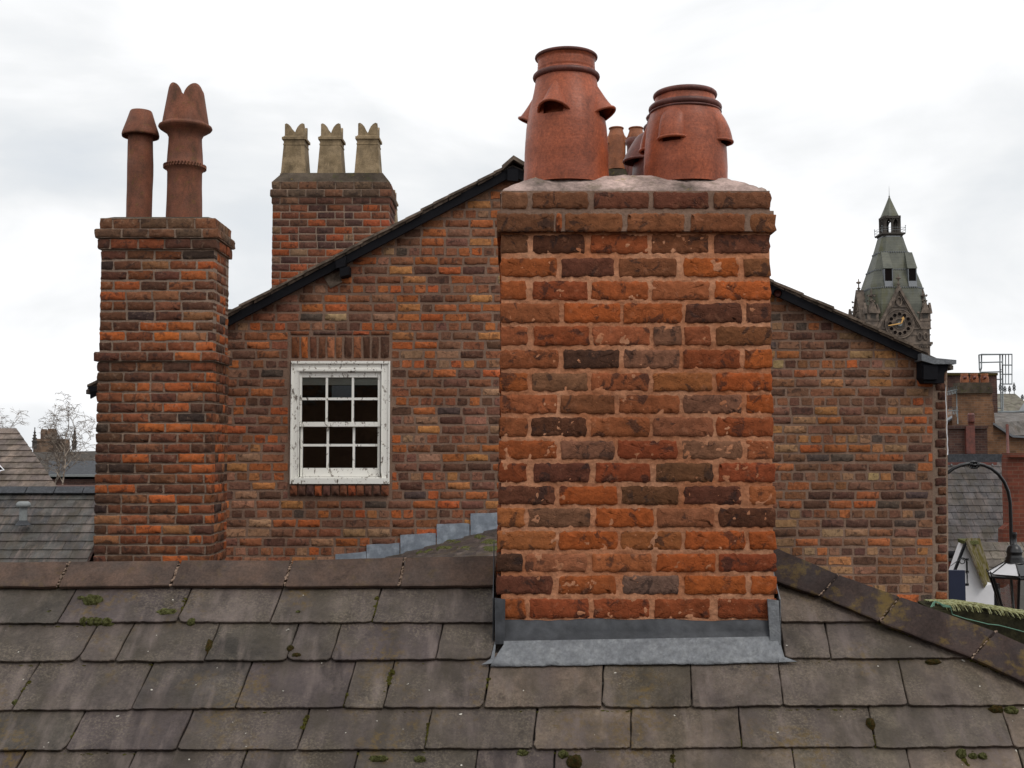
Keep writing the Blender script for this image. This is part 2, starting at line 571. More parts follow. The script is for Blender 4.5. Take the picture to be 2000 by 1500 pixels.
t = NT('window_glass')
gl_ = t.N('ShaderNodeBsdfGlossy')
gl_.inputs['Roughness'].default_value = 0.02
tr_ = t.N('ShaderNodeBsdfTransparent')
tr_.inputs[0].default_value = (0.86, 0.88, 0.87, 1)
fr_ = t.N('ShaderNodeFresnel')
fr_.inputs[0].default_value = 1.5
bp_ = t.N('ShaderNodeBump')
bp_.inputs['Strength'].default_value = 0.25
bp_.inputs['Distance'].default_value = 0.02
t.link(t.noise(4, 3, 0.5), bp_.inputs['Height'])
t.link(bp_.outputs[0], gl_.inputs['Normal'])
mx_ = t.N('ShaderNodeMixShader')
t.link(t.math('MULTIPLY', fr_.outputs[0], 1.6), mx_.inputs[0])
t.link(tr_.outputs[0], mx_.inputs[1])
t.link(gl_.outputs[0], mx_.inputs[2])
t.link(mx_.outputs[0], t.t.nodes['Material Output'].inputs[0])
M['glass'] = t.m


# ------------------------------------------------------------------ brick pieces
def outline(w, h, nw, nh, jit, rng, rad):
    """rounded rectangle outline, counter-clockwise, about the centre; slightly worn"""
    pts = []
    cs = [rng.uniform(0.3, 1.0) * rad for _ in range(4)]
    hw, hh = w / 2, h / 2
    sides = [((-hw + cs[0], -hh), (hw - cs[1], -hh), nw, (0, -1)), ((hw, -hh + cs[1]), (hw, hh - cs[2]), nh, (1, 0)),
             ((hw - cs[2], hh), (-hw + cs[3], hh), nw, (0, 1)), ((-hw, hh - cs[3]), (-hw, -hh + cs[0]), nh, (-1, 0))]
    for a, b, n, nr in sides:
        for i in range(n + 1):
            f = i / n
            j = rng.uniform(-1, 0.45) * jit
            pts.append((a[0] + (b[0] - a[0]) * f + nr[0] * j, a[1] + (b[1] - a[1]) * f + nr[1] * j))
    return pts


def brick_shape(w, h, dep, nw, nh, jit, rng, rad, rings=1, dome=0.0014):
    o = outline(w, h, nw, nh, jit, rng, rad)
    n = len(o)
    vs = [(x, dep, z) for x, z in o] + [(x, 0.0016 + rng.uniform(0, 0.0012), z) for x, z in o]
    ins = 0.0016
    ring_ins = [ins] if rings == 1 else [ins, ins + 0.016]
    for q in ring_ins:
        for x, z in o:
            vs.append((x * (1 - 2 * q / w), rng.uniform(-dome, dome) * 0.5, z * (1 - 2 * q / h)))
    vs.append((0, -dome * rng.uniform(0, 1), 0))
    fs = []
    R_ = 2 + len(ring_ins)
    for r in range(R_ - 1):
        for i in range(n):
            j = (i + 1) % n
            fs.append((r * n + i, r * n + j, (r + 1) * n + j, (r + 1) * n + i))
    b = (R_ - 1) * n
    for i in range(n):
        fs.append((b + i, b + (i + 1) % n, R_ * n))
    return vs, fs


class BrickKit:
    """alike pieces share mesh data; each has its own object colour"""
    def __init__(self, mat, sizes, dep, detail, seed, jit, rad, variants=14):
        rng = random.Random(seed)
        self.k = {}
        for nm, (w, h) in sizes.items():
            L_ = []
            for i in range(variants):
                nw = max(2, int(detail * w / 0.22))
                vs, fs = brick_shape(w, h, dep, nw, 2 if detail < 8 else 3, jit, rng, rad, 1 if detail < 8 else 2)
                n_o = (len(vs) - 1) // (3 if detail < 8 else 4)
                mb = MB()
                mb.add(vs, fs[:2 * n_o], False)
                mb.add([], [], False)
                mb.f += fs[2 * n_o:]
                mb.sm += [True] * (len(fs) - 2 * n_o)
                mb.c += [None] * (len(fs) - 2 * n_o)
                L_.append((mb.mesh('brick', mat), vs, fs))
            self.k[nm] = (w, h, L_)
        self.mat = mat
        self.rng = rng

    def put(self, parent, cx, cy, cz, w, h, rot, col, joined=None, roll=0.0, key=None):
        if key is None:
            key = min(self.k, key=lambda q: abs(self.k[q][0] - w) + abs(self.k[q][1] - h) * 2)
        bw, bh, L_ = self.k[key]
        me, vs, fs = self.rng.choice(L_)
        sx, sz = w / bw, h / bh
        if joined is not None:
            m = Matrix.Translation((cx, cy, cz)) @ Matrix.Rotation(rot, 4, 'Z') @ Matrix.Rotation(roll, 4, 'Y') @ Matrix.Diagonal((sx, 1, sz, 1))
            joined.add([m @ Vector(v) for v in vs], fs, False, col)
            return None
        o = bpy.data.objects.new('brick', me)
        COL.objects.link(o)
        o.location = (cx, cy, cz)
        o.rotation_euler = (0, roll, rot)
        o.scale = (sx, 1, sz)
        o.color = col
        adopt(o, parent)
        return o


def soft(c, mean, k):
    return tuple(m + (v - m) * k for v, m in zip(c, mean))


def warm(c):
    """red bricks lean towards orange, tan and grey ones keep their hue"""
    return 1.0 + 0.16 * min(1.0, max(0.0, (0.5 - c[1] / max(c[0], 1e-4)) / 0.3))


def pick(rng, pal):
    x = rng.random() * sum(p[0] for p in pal)
    for p in pal:
        x -= p[0]
        if x <= 0:
            break
    v = rng.uniform(0.85, 1.15)
    c = lin(soft(p[1], (130, 82, 56), 0.8), 1.2)
    return (c[0] * v, c[1] * v * warm(c) * rng.uniform(0.94, 1.06), c[2] * v * rng.uniform(0.92, 1.08), 1)


PAL_GABLE = [(15, (160, 86, 54)), (7, (172, 82, 50)), (22, (124, 76, 58)), (20, (104, 72, 62)), (10, (80, 58, 50)), (9, (148, 118, 92)), (7, (168, 112, 70)), (3, (66, 62, 62)), (1, (160, 140, 105)), (8, (138, 98, 80))]
PAL_GABLE_R = [(12, (152, 86, 56)), (5, (168, 82, 50)), (20, (120, 80, 60)), (20, (100, 72, 60)), (11, (76, 56, 50)), (10, (140, 112, 84)), (7, (160, 112, 72)), (5, (68, 64, 63)), (2, (155, 135, 100)), (8, (128, 94, 76))]
PAL_LEFT = [(14, (156, 76, 44)), (5, (172, 82, 44)), (26, (112, 62, 44)), (24, (86, 54, 44)), (11, (70, 50, 42)), (4, (48, 44, 44)), (6, (132, 88, 62)), (4, (122, 76, 58))]
PAL_BACK = [(18, (150, 70, 48)), (30, (112, 64, 50)), (24, (88, 60, 54)), (12, (68, 52, 50)), (5, (120, 96, 78))]
PAL_SHADED = [(20, (84, 58, 50)), (20, (70, 50, 46)), (10, (98, 66, 52)), (4, (130, 74, 50)), (8, (54, 44, 42))]

# ------------------------------------------------------------------ ground
g = MB()
g.add([(-900, -200, -9), (900, -200, -9), (900, 1500, -9), (-900, 1500, -9)], [(0, 1, 2, 3)])
o = g.build('ground', M['ground'])
tag(o, kind='structure')

# ================================================================== FOREGROUND HOUSE
DC = 4.55
fore = thing('house', (0.5, 4.9, -3.5), 'near house with big mossy slates, clay ridge tiles and the broad central chimney', 'house')
A40 = math.radians(40)
Q0 = P(1240, 1252, DC)
Q0.x = 0
UV = Vector((1, 0, 0))
WV = Vector((0, math.cos(A40), math.sin(A40)))
NV = Vector((0, -math.sin(A40), math.cos(A40)))


def R(px, py, h=0.0):
    r = ray(px, py)
    t_ = ((Q0 + NV * h).dot(NV)) / r.dot(NV)
    return r * t_


def rc(px, py, h=0.0):
    p = R(px, py, h) - Q0
    return p.dot(UV), p.dot(WV)


def RP(u, w, h=0.0):
    return Q0 + UV * u + WV * w + NV * h


# hip line in plane coordinates (lower edge of the hip tiles)
H0 = Vector(rc(1515, 1138))
H1 = Vector(rc(2000, 1335))
hd = (H1 - H0).normalized()
hn = Vector((hd.y, -hd.x))
if hn.x < 0:
    hn = -hn                 # pointing right, away from the roof


def clip(poly, org, nrm):
    """keep the side where (p-org).nrm < 0"""
    out = []
    for i in range(len(poly)):
        a, b = poly[i], poly[(i + 1) % len(poly)]
        da = (a[0] - org[0]) * nrm[0] + (a[1] - org[1]) * nrm[1]
        db = (b[0] - org[0]) * nrm[0] + (b[1] - org[1]) * nrm[1]
        if da < 0: out.append(a)
        if (da < 0) != (db < 0):
            f = da / (da - db)
            out.append((a[0] + (b[0] - a[0]) * f, a[1] + (b[1] - a[1]) * f))
    return out


w_ridge = rc(600, 1150)[1]
CLIPO = H0 + hn * 0.09
top_w = w_ridge + 0.125
# deck
deck = MB()
pl = clip([(-3.9, -1.7), (6, -1.7), (6, top_w), (-3.9, top_w)], H0 + hn * 0.11, hn)
deck.prism([RP(u, w, -0.012) for u, w in pl], -NV * 0.03)
# back slope, falling away behind the ridge and hip
rid = RP(-3.9, top_w, -0.014)
hipt = [p for p in pl if abs(p[1] - top_w) < 1e-6 and p[0] > -3.5]
hip_top = RP(hipt[0][0], top_w, -0.014)
hipb = max((p for p in pl), key=lambda p: p[0])
hip_bot = RP(hipb[0], hipb[1], -0.014)
dz = 1.6
bk = [rid, hip_top, hip_top + Vector((0, dz, -dz * 0.84)), rid + Vector((0, dz, -dz * 0.84))]
deck.prism([p for p in bk], (0, 0, -0.03))
sd = [hip_top, hip_bot, hip_bot + Vector((0.4, 1.6, -1.4)), hip_top + Vector((0.0, dz, -dz * 0.84))]
deck.prism(sd, (0, 0, -0.03))
deck.build('roof_deck', M['slate_far'], fore).color = lin((60, 54, 51))
hw = MB()
ez = RP(0, -1.62, -0.1)
hw.box((-3.8, ez.y, -9), (hip_bot.x - 0.4, hip_top.y + dz - 0.1, ez.z - 0.02))
hw.build('wall', M['fb_dark'], fore)


def rowy(k, x):
    t_ = x / 2000.0
    tab = {0: (1222, 1221), 1: (1298, 1289), 2: (1392, 1383), 3: (1472, 1464), 4: (1553, 1545)}
    a, b = tab[k]
    return a + (b - a) * t_


JX = {0: [-940, -720, -550, -325, -120, 113, 346, 528, 727, 968, 1215, 1524, 1900],
      1: [-880, -660, -490, -265, -60, 153, 226, 400, 560, 646, 851, 962, 1200, 1532, 1622, 1980],
      2: [-1010, -790, -620, -395, -190, 25, 258, 460, 671, 749, 945, 1175, 1351, 1529, 1773, 2050],
      3: [-930, -710, -540, -315, -110, 129, 346, 581, 829, 1041, 1231, 1448, 1710, 1978, 2200],
      4: [-1020, -800, -630, -405, -200, 8, 232, 456, 680, 922, 1078, 1315, 1555, 1785, 2010, 2240]}
SC_L = [(72, 63, 58), (78, 68, 63), (67, 60, 55), (75, 66, 58), (70, 60, 58), (80, 70, 62), (70, 63, 55)]  # left of the chimney: darker set, without the painted sheen
SC = [(88, 77, 68), (96, 82, 71), (82, 72, 65), (90, 78, 66), (82, 70, 64), (102, 88, 75), (84, 75, 63)]  # right-hand slates: sky sheen put into a lighter base colour
rs = random.Random(5)


def slate(u0, u1, wb0, wb1, wt, parent, col, mat, h0=0.021, h1=0.003, skew=0.10, fine=0.02, chip=True, rp=RP, cl=True, thick=0.013, gap=0.0025):
    """one slate: worn bottom edge, true thickness, tail raised on the course below"""
    n = max(4, int((u1 - u0) / fine))
    bot = []
    c0, c1 = rs.uniform(0.0, 0.009), rs.uniform(0.0, 0.009)
    if chip and rs.random() < 0.16: c0 = rs.uniform(0.012, 0.028)
    if chip and rs.random() < 0.16: c1 = rs.uniform(0.012, 0.028)
    ph = rs.uniform(0, 50)
    ua, ub = u0 + gap, u1 - gap
    for i in range(n + 1):
        f = i / n
        u = ua + (ub - ua) * f
        w = wb0 + (wb1 - wb0) * f
        w += 0.0028 * noise.noise(Vector((u * 14, ph, 0))) + 0.0038 * noise.noise(Vector((u * 75, ph, 3)))
        w += 0.004 * max(0, noise.noise(Vector((u * 12, ph, 9)))) if chip else 0
        du0, du1 = u - ua, ub - u
        if du0 < c0: w += c0 * (1 - math.sqrt(max(0, 1 - (1 - du0 / c0) ** 2)))
        if du1 < c1: w += c1 * (1 - math.sqrt(max(0, 1 - (1 - du1 / c1) ** 2)))
        bot.append((u, w))
    side = []
    m = 5
    for i in range(1, m + 1):
        f = i / m
        ww = wb1 + (wt - wb1) * f
        side.append((ub + skew * (ww - wb1) + rs.uniform(-1, 1) * 0.002, ww))
    sl = []
    for i in range(m, 0, -1):
        f = i / m
        ww = wb0 + (wt - wb0) * f
        sl.append((ua + skew * (ww - wb0) + rs.uniform(-1, 1) * 0.002, ww))
    poly = bot + side + sl
    if cl:
        poly = clip(poly, *(cl if isinstance(cl, tuple) else (CLIPO, hn)))
    if len(poly) < 3:
        return
    tilt = rs.uniform(-0.0025, 0.0025)
    wb = min(wb0, wb1)

    def hh(p):
        f = (p[1] - wb) / max(1e-6, wt - wb)
        return h0 + (h1 - h0) * f + tilt * (p[0] - u0) / (u1 - u0)
    n = len(poly)
    cx = sum(p[0] for p in poly) / n
    cy = sum(p[1] for p in poly) / n
    ins = []
    for p in poly:
        d = Vector((cx - p[0], cy - p[1])).normalized() * 0.003
        ins.append((p[0] + d.x, p[1] + d.y))
    vs = [rp(p[0], p[1], hh(p)) for p in ins] + [rp(p[0], p[1], hh(p) - 0.0025) for p in poly] + [rp(p[0], p[1] + 0.002, hh(p) - thick) for p in poly]
    fs = [tuple(range(n))]
    for r in range(2):
        for i in range(n):
            j = (i + 1) % n
            fs.append((r * n + i, (r + 1) * n + i, (r + 1) * n + j, r * n + j))
    c = rp(cx, cy, 0)
    mb = MB().add([Vector(v) - c for v in vs], fs)
    o = bpy.data.objects.new('slate', mb.mesh('slate', mat))
    COL.objects.link(o)
    o.location = c
    v = rs.uniform(0.86, 1.12)
    cc = lin(col)
    o.color = (cc[0] * v, cc[1] * v, cc[2] * v, 1)
    adopt(o, parent)
    return o


prev = [w_ridge + 0.03] * 2
for k in range(5):
    js = JX[k]
    for a, b in zip(js[:-1], js[1:]):
        if k == 0 and a in (968, 1215): continue
        if k == 1 and a in (962, 1200): continue
        u0, wb0 = rc(a, rowy(k, a) + rs.uniform(-1.8, 1.8))
        u1, wb1 = rc(b, rowy(k, b) + rs.uniform(-1.8, 1.8))
        if k == 0:
            wt = w_ridge + 0.10
        else:
            wt = rc((a + b) / 2, rowy(k - 1, (a + b) / 2))[1] + 0.045
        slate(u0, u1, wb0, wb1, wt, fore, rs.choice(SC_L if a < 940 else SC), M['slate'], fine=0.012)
wl = rc(1000, 1549)[1]
for k in range(6):
    wb = wl - 0.2 * (k + 1)
    u = -3.9 + rs.uniform(0, .2)
    while u < 3.9:
        wd = rs.uniform(0.3, 0.42)
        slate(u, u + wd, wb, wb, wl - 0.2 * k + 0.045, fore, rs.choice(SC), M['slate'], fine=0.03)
        u += wd


# ridge tiles
def wing_tile(b0, b1, t0, t1, thick, name, mat, parent, back, seg=8):
    """angled ridge tile from its lower front edge b0-b1 and top arris t0-t1; 'back' is the drop of the rear wing"""
    b0, b1, t0, t1 = map(Vector, (b0, b1, t0, t1))
    nrm = (b1 - b0).cross(t0 - b0).normalized()
    if nrm.z < 0: nrm = -nrm
    vs, fs = [], []
    sd_ = rs.uniform(0, 90)
    for i in range(seg + 1):
        f = i / seg
        b = b0.lerp(b1, f)
        t_ = t0.lerp(t1, f)
        e_ = 0.002 * noise.noise(Vector((f * 5, sd_, 0)))
        b = b + (b - t_).normalized() * e_ * 2
        t_ = t_ + Vector((0, 0, e_))
        bk_ = t_ + back
        m_ = (b + t_) / 2 + nrm * e_
        sh = (t_ - b).normalized() * 0.006
        vs += [b - nrm * thick, b - nrm * 0.002, b + sh, m_, t_ - sh, t_ + Vector((0, 0, 0.0)) - (t_ - b).normalized() * 0.001, t_ + back * 0.05, bk_, bk_ - Vector((0, 0, thick)), t_ - Vector((0, 0, thick * 1.4))]
    q = 10
    for i in range(seg):
        for j in range(q):
            j2 = (j + 1) % q
            fs.append((i * q + j, (i + 1) * q + j, (i + 1) * q + j2, i * q + j2))
    fs.append(tuple(range(q)))
    fs.append(tuple(range(seg * q, seg * q + q))[::-1])
    c = (b0 + t1) / 2
    mb = MB().add([Vector(v) - c for v in vs], fs)
    o = bpy.data.objects.new(name, mb.mesh(name, mat))
    COL.objects.link(o)
    o.location = c
    adopt(o, parent)
    return o


def apex_from(b, py, px, beta=math.radians(44)):
    dr = Vector((0, math.cos(beta), math.sin(beta)))
    lo, hi = 0.02, 0.4
    for _ in range(30):
        mid = (lo + hi) / 2
        p = b + dr * mid
        # project y
        cz = p.y * CT + p.z * ST
        v = (-p.y * ST + p.z * CT) / cz
        y = 750 - v * F
        if y > py: lo = mid
        else: hi = mid
    return b + dr * lo


RJ = [(-990, 1), (-770, 1), (-550, 1), (-330, 1), (-112, 1), (117, 0.5), (338, 0), (560, 0), (785, 0), (972, 0)]
ytop = {-990: 1103, -770: 1102, -550: 1101, -330: 1100, -112: 1098, 117: 1096, 338: 1095, 560: 1094, 785: 1089, 972: 1086}
mort = MB()
for (a, _), (b, _) in zip(RJ[:-1], RJ[1:]):
    ga, gb = a + 3, b - 3
    j = rs.uniform(-1.2, 1.2)
    j2 = rs.uniform(-1.2, 1.2)
    b0 = R(ga - 5, 1144 + j, 0.034)
    b1 = R(gb - 5, 1143 + j2, 0.034)
    t0 = apex_from(b0, ytop[a] + j, ga)
    t1 = apex_from(b1, ytop[b] + j2, gb)
    t0.x += 0.012
    t1.x += 0.012
    wing_tile(b0, b1, t0, t1, 0.016, 'ridge_tile', M['ridge'], fore, Vector((0, 0.12, -0.10)))
    # mortar bed under the tile and crumbs at the joint
for a, _ in RJ[1:-1]:
    for i in range(22):
        f = rs.random()
        b0 = R(a - 5, 1146, 0.028)
        t0 = apex_from(b0, ytop[a] + 2, a)
        p = b0.lerp(t0, f) + Vector((0.012 * f + rs.uniform(-.004, .004), rs.uniform(-.004, .001), rs.uniform(-.002, .002)))
        r_ = rs.uniform(0.002, 0.0055)
        mort.tube([p - Vector((r_, 0, 0)), p + Vector((r_, 0, r_ * .5))], [r_, r_ * 0.8], 5)
o1, o2 = RP(rc(-1000, 1144)[0], w_ridge + 0.012, 0.004), RP(rc(968, 1144)[0], w_ridge + 0.012, 0.004)
mort.prism([o1, o2, o2 + NV * 0.024 + WV * .01, o1 + NV * 0.024 + WV * .01], WV * 0.08)
# hip mortar bed
mort.prism([RP(*(H0 + hn * .015 + hd * -.05), 0.0), RP(*(H0 + hn * .015 + hd * 2.2), 0.0), RP(*(H0 + hn * .02 + hd * 2.2), 0.03), RP(*(H0 + hn * .02 - hd * .05), 0.03)], RP(hn.x, hn.y) * 0.05 - RP(0, 0) * 0.05)
mort.build('ridge_mortar', M['mortar_dark'], fore)

HT = [((1500, 1063), (1468, 1118)), ((1637, 1122), (1601, 1163)), ((1757, 1165), (1718, 1214)), ((1944, 1233), (1898, 1284)), ((2130, 1316), (2083, 1368)), ((2320, 1400), (2270, 1455))]
hipm = MB()
for (t0, b0), (t1, b1) in zip(HT[:-1], HT[1:]):
    L_ = math.hypot(t1[0] - t0[0], t1[1] - t0[1])
    e = 3.0 / L_
    lerp = lambda p, q, f: (p[0] + (q[0] - p[0]) * f, p[1] + (q[1] - p[1]) * f)
    j = rs.uniform(-1.5, 1.5)
    B0, B1 = R(*lerp(b0, b1, e), 0.046), R(*lerp(b0, b1, 1 - e), 0.046)
    T0, T1 = R(*lerp(t0, t1, e), 0.085), R(*lerp(t0, t1, 1 - e), 0.085)
    wing_tile(B0, B1, T0, T1, 0.018, 'hip_tile', M['hip'], fore, Vector((0.09, 0.07, -0.11)))
    for i in range(20):
        f = rs.random()
        p = R(*lerp(b1, t1, f), 0.040 + 0.034 * f) + Vector((rs.uniform(-.004, .004), -0.002, rs.uniform(-.004, .004)))
        r_ = rs.uniform(0.002, 0.006)
        hipm.tube([p - Vector((r_, 0, 0)), p + Vector((r_, 0, r_ * .5))], [r_, r_ * 0.8], 5)
hipm.build('hip_mortar', M['mortar_dark'], fore)


# ------------------------------------------------------------------ the broad chimney
CC = {'o': (164, 78, 44), 'O': (186, 84, 42), 'r': (142, 62, 40), 'b': (118, 72, 50), 'd': (74, 44, 38), 'm': (88, 50, 44), 's': (158, 84, 58),
      'g': (126, 94, 76), 'G': (110, 100, 92), 't': (172, 98, 60), 'p': (162, 98, 76), 'k': (46, 36, 34), 'B': (102, 70, 52), 'q': (116, 84, 66)}
CR = [  # y top, y bottom, bricks (x0, x1, colour); read off the photograph
    (375, 408, [(979, 1031, 'q'), (1040, 1151, 'B'), (1161, 1271, 'm'), (1279, 1388, 'm'), (1398, 1512, 'B')]),
    (417, 453, [(970, 1083, 'B'), (1086, 1098, 'o'), (1104, 1218, 'b'), (1227, 1341, 'b'), (1352, 1460, 'b'), (1470, 1521, 'b')]),
    (458, 495, [(978, 1032, 'B'), (1041, 1143, 'd'), (1155, 1268, 'r'), (1275, 1387, 'b'), (1398, 1508, 'm')]),
    (504, 541, [(977, 1089, 'o'), (1097, 1201, 'm'), (1210, 1325, 'b'), (1337, 1447, 'O'), (1455, 1509, 'b')]),
    (549, 586, [(977, 1029, 'o'), (1041, 1149, 'r'), (1155, 1268, 'o'), (1275, 1388, 's'), (1398, 1509, 'O')]),
    (592, 631, [(977, 1093, 's'), (1102, 1213, 'O'), (1219, 1334, 'o'), (1340, 1451, 'd'), (1459, 1509, 'm')]),
    (637, 675, [(977, 1032, 's'), (1043, 1152, 'r'), (1158, 1271, 's'), (1278, 1333, 'g'), (1337, 1390, 's'), (1400, 1509, 'b')]),
    (683, 720, [(976, 1091, 's'), (1101, 1210, 'k'), (1218, 1329, 'g'), (1336, 1447, 'r'), (1455, 1510, 'O')]),
    (728, 764, [(976, 1031, 'o'), (1039, 1148, 'q'), (1155, 1269, 's'), (1275, 1392, 't'), (1400, 1510, 'O')]),
    (771, 808, [(976, 1089, 's'), (1095, 1201, 'b'), (1208, 1328, 's'), (1334, 1450, 'g'), (1457, 1511, 'O')]),
    (815, 853, [(975, 1031, 's'), (1037, 1146, 'd'), (1153, 1269, 's'), (1275, 1393, 'p'), (1398, 1511, 'r')]),
    (860, 897, [(975, 1088, 'o'), (1095, 1200, 'g'), (1205, 1323, 'r'), (1331, 1449, 'g'), (1457, 1511, 's')]),
    (904, 942, [(974, 1029, 'r'), (1042, 1152, 'm'), (1162, 1269, 'r'), (1280, 1392, 'B'), (1402, 1514, 'r')]),
    (949, 986, [(973, 1084, 'm'), (1092, 1205, 'O'), (1212, 1324, 'B'), (1334, 1447, 'm'), (1461, 1513, 't')]),
    (992, 1030, [(972, 1025, 't'), (1031, 1153, 'g'), (1162, 1276, 'O'), (1281, 1393, 'p'), (1401, 1513, 'd')]),
    (1037, 1074, [(971, 1086, 't'), (1091, 1205, 'O'), (1211, 1329, 't'), (1335, 1453, 'O'), (1459, 1513, 'O')]),
    (1081, 1117, [(970, 1021, 'k'), (1026, 1145, 'p'), (1155, 1271, 't'), (1279, 1394, 'O'), (1401, 1513, 'r')]),
    (1124, 1161, [(969, 1079, 'm'), (1090, 1201, 'o'), (1213, 1324, 'G'), (1334, 1453, 'O'), (1463, 1514, 'O')]),
    (1169, 1208, [(969, 1027, 'o'), (1034, 1149, 'r'), (1157, 1266, 'r'), (1275, 1382, 'r'), (1398, 1514, 'r')]),
]
X0, X1 = xx(977, DC), xx(1510, DC)
DB = DC + 1.0
zt, zb = zz(411, DC), -1.6
core = MB()
inset = 0.004
# front sheet of mortar, rough and standing nearly flush with the bricks
nx, nz = 150, 290


def sheet(mb, o_, du, dv, nrm, nu, nv, amp, base, seed):
    vs = []
    for j in range(nv + 1):
        for i in range(nu + 1):
            p = o_ + du * (i / nu) + dv * (j / nv)
            h = amp * noise.noise(p * 24 + Vector((seed, 0, 0))) + amp * 0.6 * noise.noise(p * 75)
            if i in (0, nu) or j in (0, nv): h = min(h, 0)
            vs.append(p + nrm * (base + h))
    fs = [(j * (nu + 1) + i, j * (nu + 1) + i + 1, (j + 1) * (nu + 1) + i + 1, (j + 1) * (nu + 1) + i) for j in range(nv) for i in range(nu)]
    mb.add(vs, fs, True)


zsh = zz(1240, DC)
sheet(core, Vector((X0 + inset, DC - 0.0002, zsh)), Vector((X1 - X0 - 2 * inset, 0, 0)), Vector((0, 0, zt - zsh)), Vector((0, -1, 0)), nx, nz, 0.0054, 0.0, 1)
core.box((X0 + inset, DC + 0.016, zb), (X1 - inset, DB, zt))
chim = core.build('chimney', M['mortar_near'], fore)
tag(chim, 'broad weathered orange brick chimney in the centre, rising through the slates')

kit = BrickKit(M['brick_near'], {'s': (0.222, 0.073), 'h': (0.105, 0.073), 'n': (0.03, 0.073)}, 0.102, 16, 3, 0.0048, 0.009, 22)
rb = random.Random(12)


def cvar(c, rng, g_=1.0):
    v = rng.uniform(0.9, 1.1)
    k_ = lin(soft(c, (142, 86, 58), 0.68), g_ * .9)
    return (k_[0] * v, k_[1] * v * warm(k_) * rng.uniform(.95, 1.05), k_[2] * v, 1)


for ci, (ya, yb, bl) in enumerate(CR):
    out = {0: 0.004, 1: 0.021}.get(ci, 0.0)
    yf = DC - out
    za, zb_ = zz(ya, yf), zz(yb, yf)
    for (a, b, c) in bl:
        w = (b - a) / F * yf
        cx = ((a + b) / 2 - 1000) / F * yf
        o = kit.put(chim, cx, yf - 0.0035 + rb.uniform(-.0016, .0012), (za + zb_) / 2, w, za - zb_, 0, cvar(CC[c], rb), roll=rb.uniform(-.006, .006))
    # sides and back of the same course
    xl = (bl[0][0] - 1000) / F * yf
    xr = (bl[-1][1] - 1000) / F * yf
    off = 0.0 if ci % 2 else 0.115
    for side in (-1, 1):
        y = DC + 0.113 - out
        first = True
        while y < DB - 0.02:
            L_ = 0.106 if (first and off) else 0.223
            if y + L_ > DB + out: L_ = DB + out - y
            if L_ > 0.04:
                x = xl - 0.002 if side < 0 else xr + 0.002
                kit.put(chim, x + rb.uniform(-.002, .002), y + L_ / 2, (za + zb_) / 2, L_, za - zb_, -side * -math.pi / 2, cvar(CC[rb.choice('obrsbmdrsg')], rb))
            y += L_ + 0.012
            first = False
    if ci < 14:
        x = xl + (0.113 if off else 0.0)
        while x < xr - 0.05:
            L_ = min(0.223, xr - x)
            kit.put(chim, x + L_ / 2, DB + out + 0.002, (za + zb_) / 2, L_, za - zb_, math.pi, cvar(CC[rb.choice('obrsbmdr')], rb))
            x += L_ + 0.012
# mortar between the projecting courses
cm = MB()
z1, z2, z3 = zz(372, DC), zz(412, DC), zz(455, DC)
cm.box((X0 + .002, DC - 0.004, z2 - .004), (X1 - .001, DB + .004, z1 - .002))
cm.box((X0 - .012, DC - 0.022, z3 + .003), (X1 + .010, DB + .02, z2 - .004))
cm.build('corbel_mortar', M['mortar_grey'], chim)
# flaunching: sloping bed of mortar the pots are set in
fz0, fz1 = zz(373, DC), zz(350, DC + 0.22)
nu, nv = 70, 44
vs, fs = [], []
for j in range(nv + 1):
    for i in range(nu + 1):
        fx, fy = i / nu, j / nv
        x = X0 - 0.002 + (X1 - X0 + 0.006) * fx
        y = DC - 0.004 + (DB - DC + 0.006) * fy
        ed = min((x - X0 + .002) / 0.16, (X1 - x + .004) / 0.20, (y - DC + .004) / 0.15, (DB - y) / 0.15, 1.0)
        ed = max(0, ed)
        n_ = noise.noise(Vector((x * 14, y * 14, 2)))
        z = fz0 + (fz1 - fz0) * (ed ** 0.9) + 0.006 * n_ + 0.004 * noise.noise(Vector((x * 50, y * 50, 7)))
        if i in (0, nu) or j in (0, nv): z = fz0 - 0.012
        vs.append((x + (0.004 * n_ if 0 < i < nu else 0), y - (0.006 * noise.noise(Vector((x * 25, 0, 3))) if j < 3 else 0), z))
for j in range(nv):
    for i in range(nu):
        fs.append((j * (nu + 1) + i, j * (nu + 1) + i + 1, (j + 1) * (nu + 1) + i + 1, (j + 1) * (nu + 1) + i))
MB().add(vs, fs, True).build('flaunching', M['flaunching'], chim)


# ------------------------------------------------------------------ louvred pots
def interp(prof, z):
    for (r0, z0), (r1, z1) in zip(prof[:-1], prof[1:]):
        if z0 <= z <= z1 and z1 > z0:
            return r0 + (r1 - r0) * (z - z0) / (z1 - z0)
    return prof[-1][0]


def resample(prof, step):
    out = []
    for (r0, z0), (r1, z1) in zip(prof[:-1], prof[1:]):
        n = max(1, int(math.hypot(r1 - r0, z1 - z0) / step))
        for i in range(n):
            out.append((r0 + (r1 - r0) * i / n, z0 + (z1 - z0) * i / n))
    out.append(prof[-1])
    return out


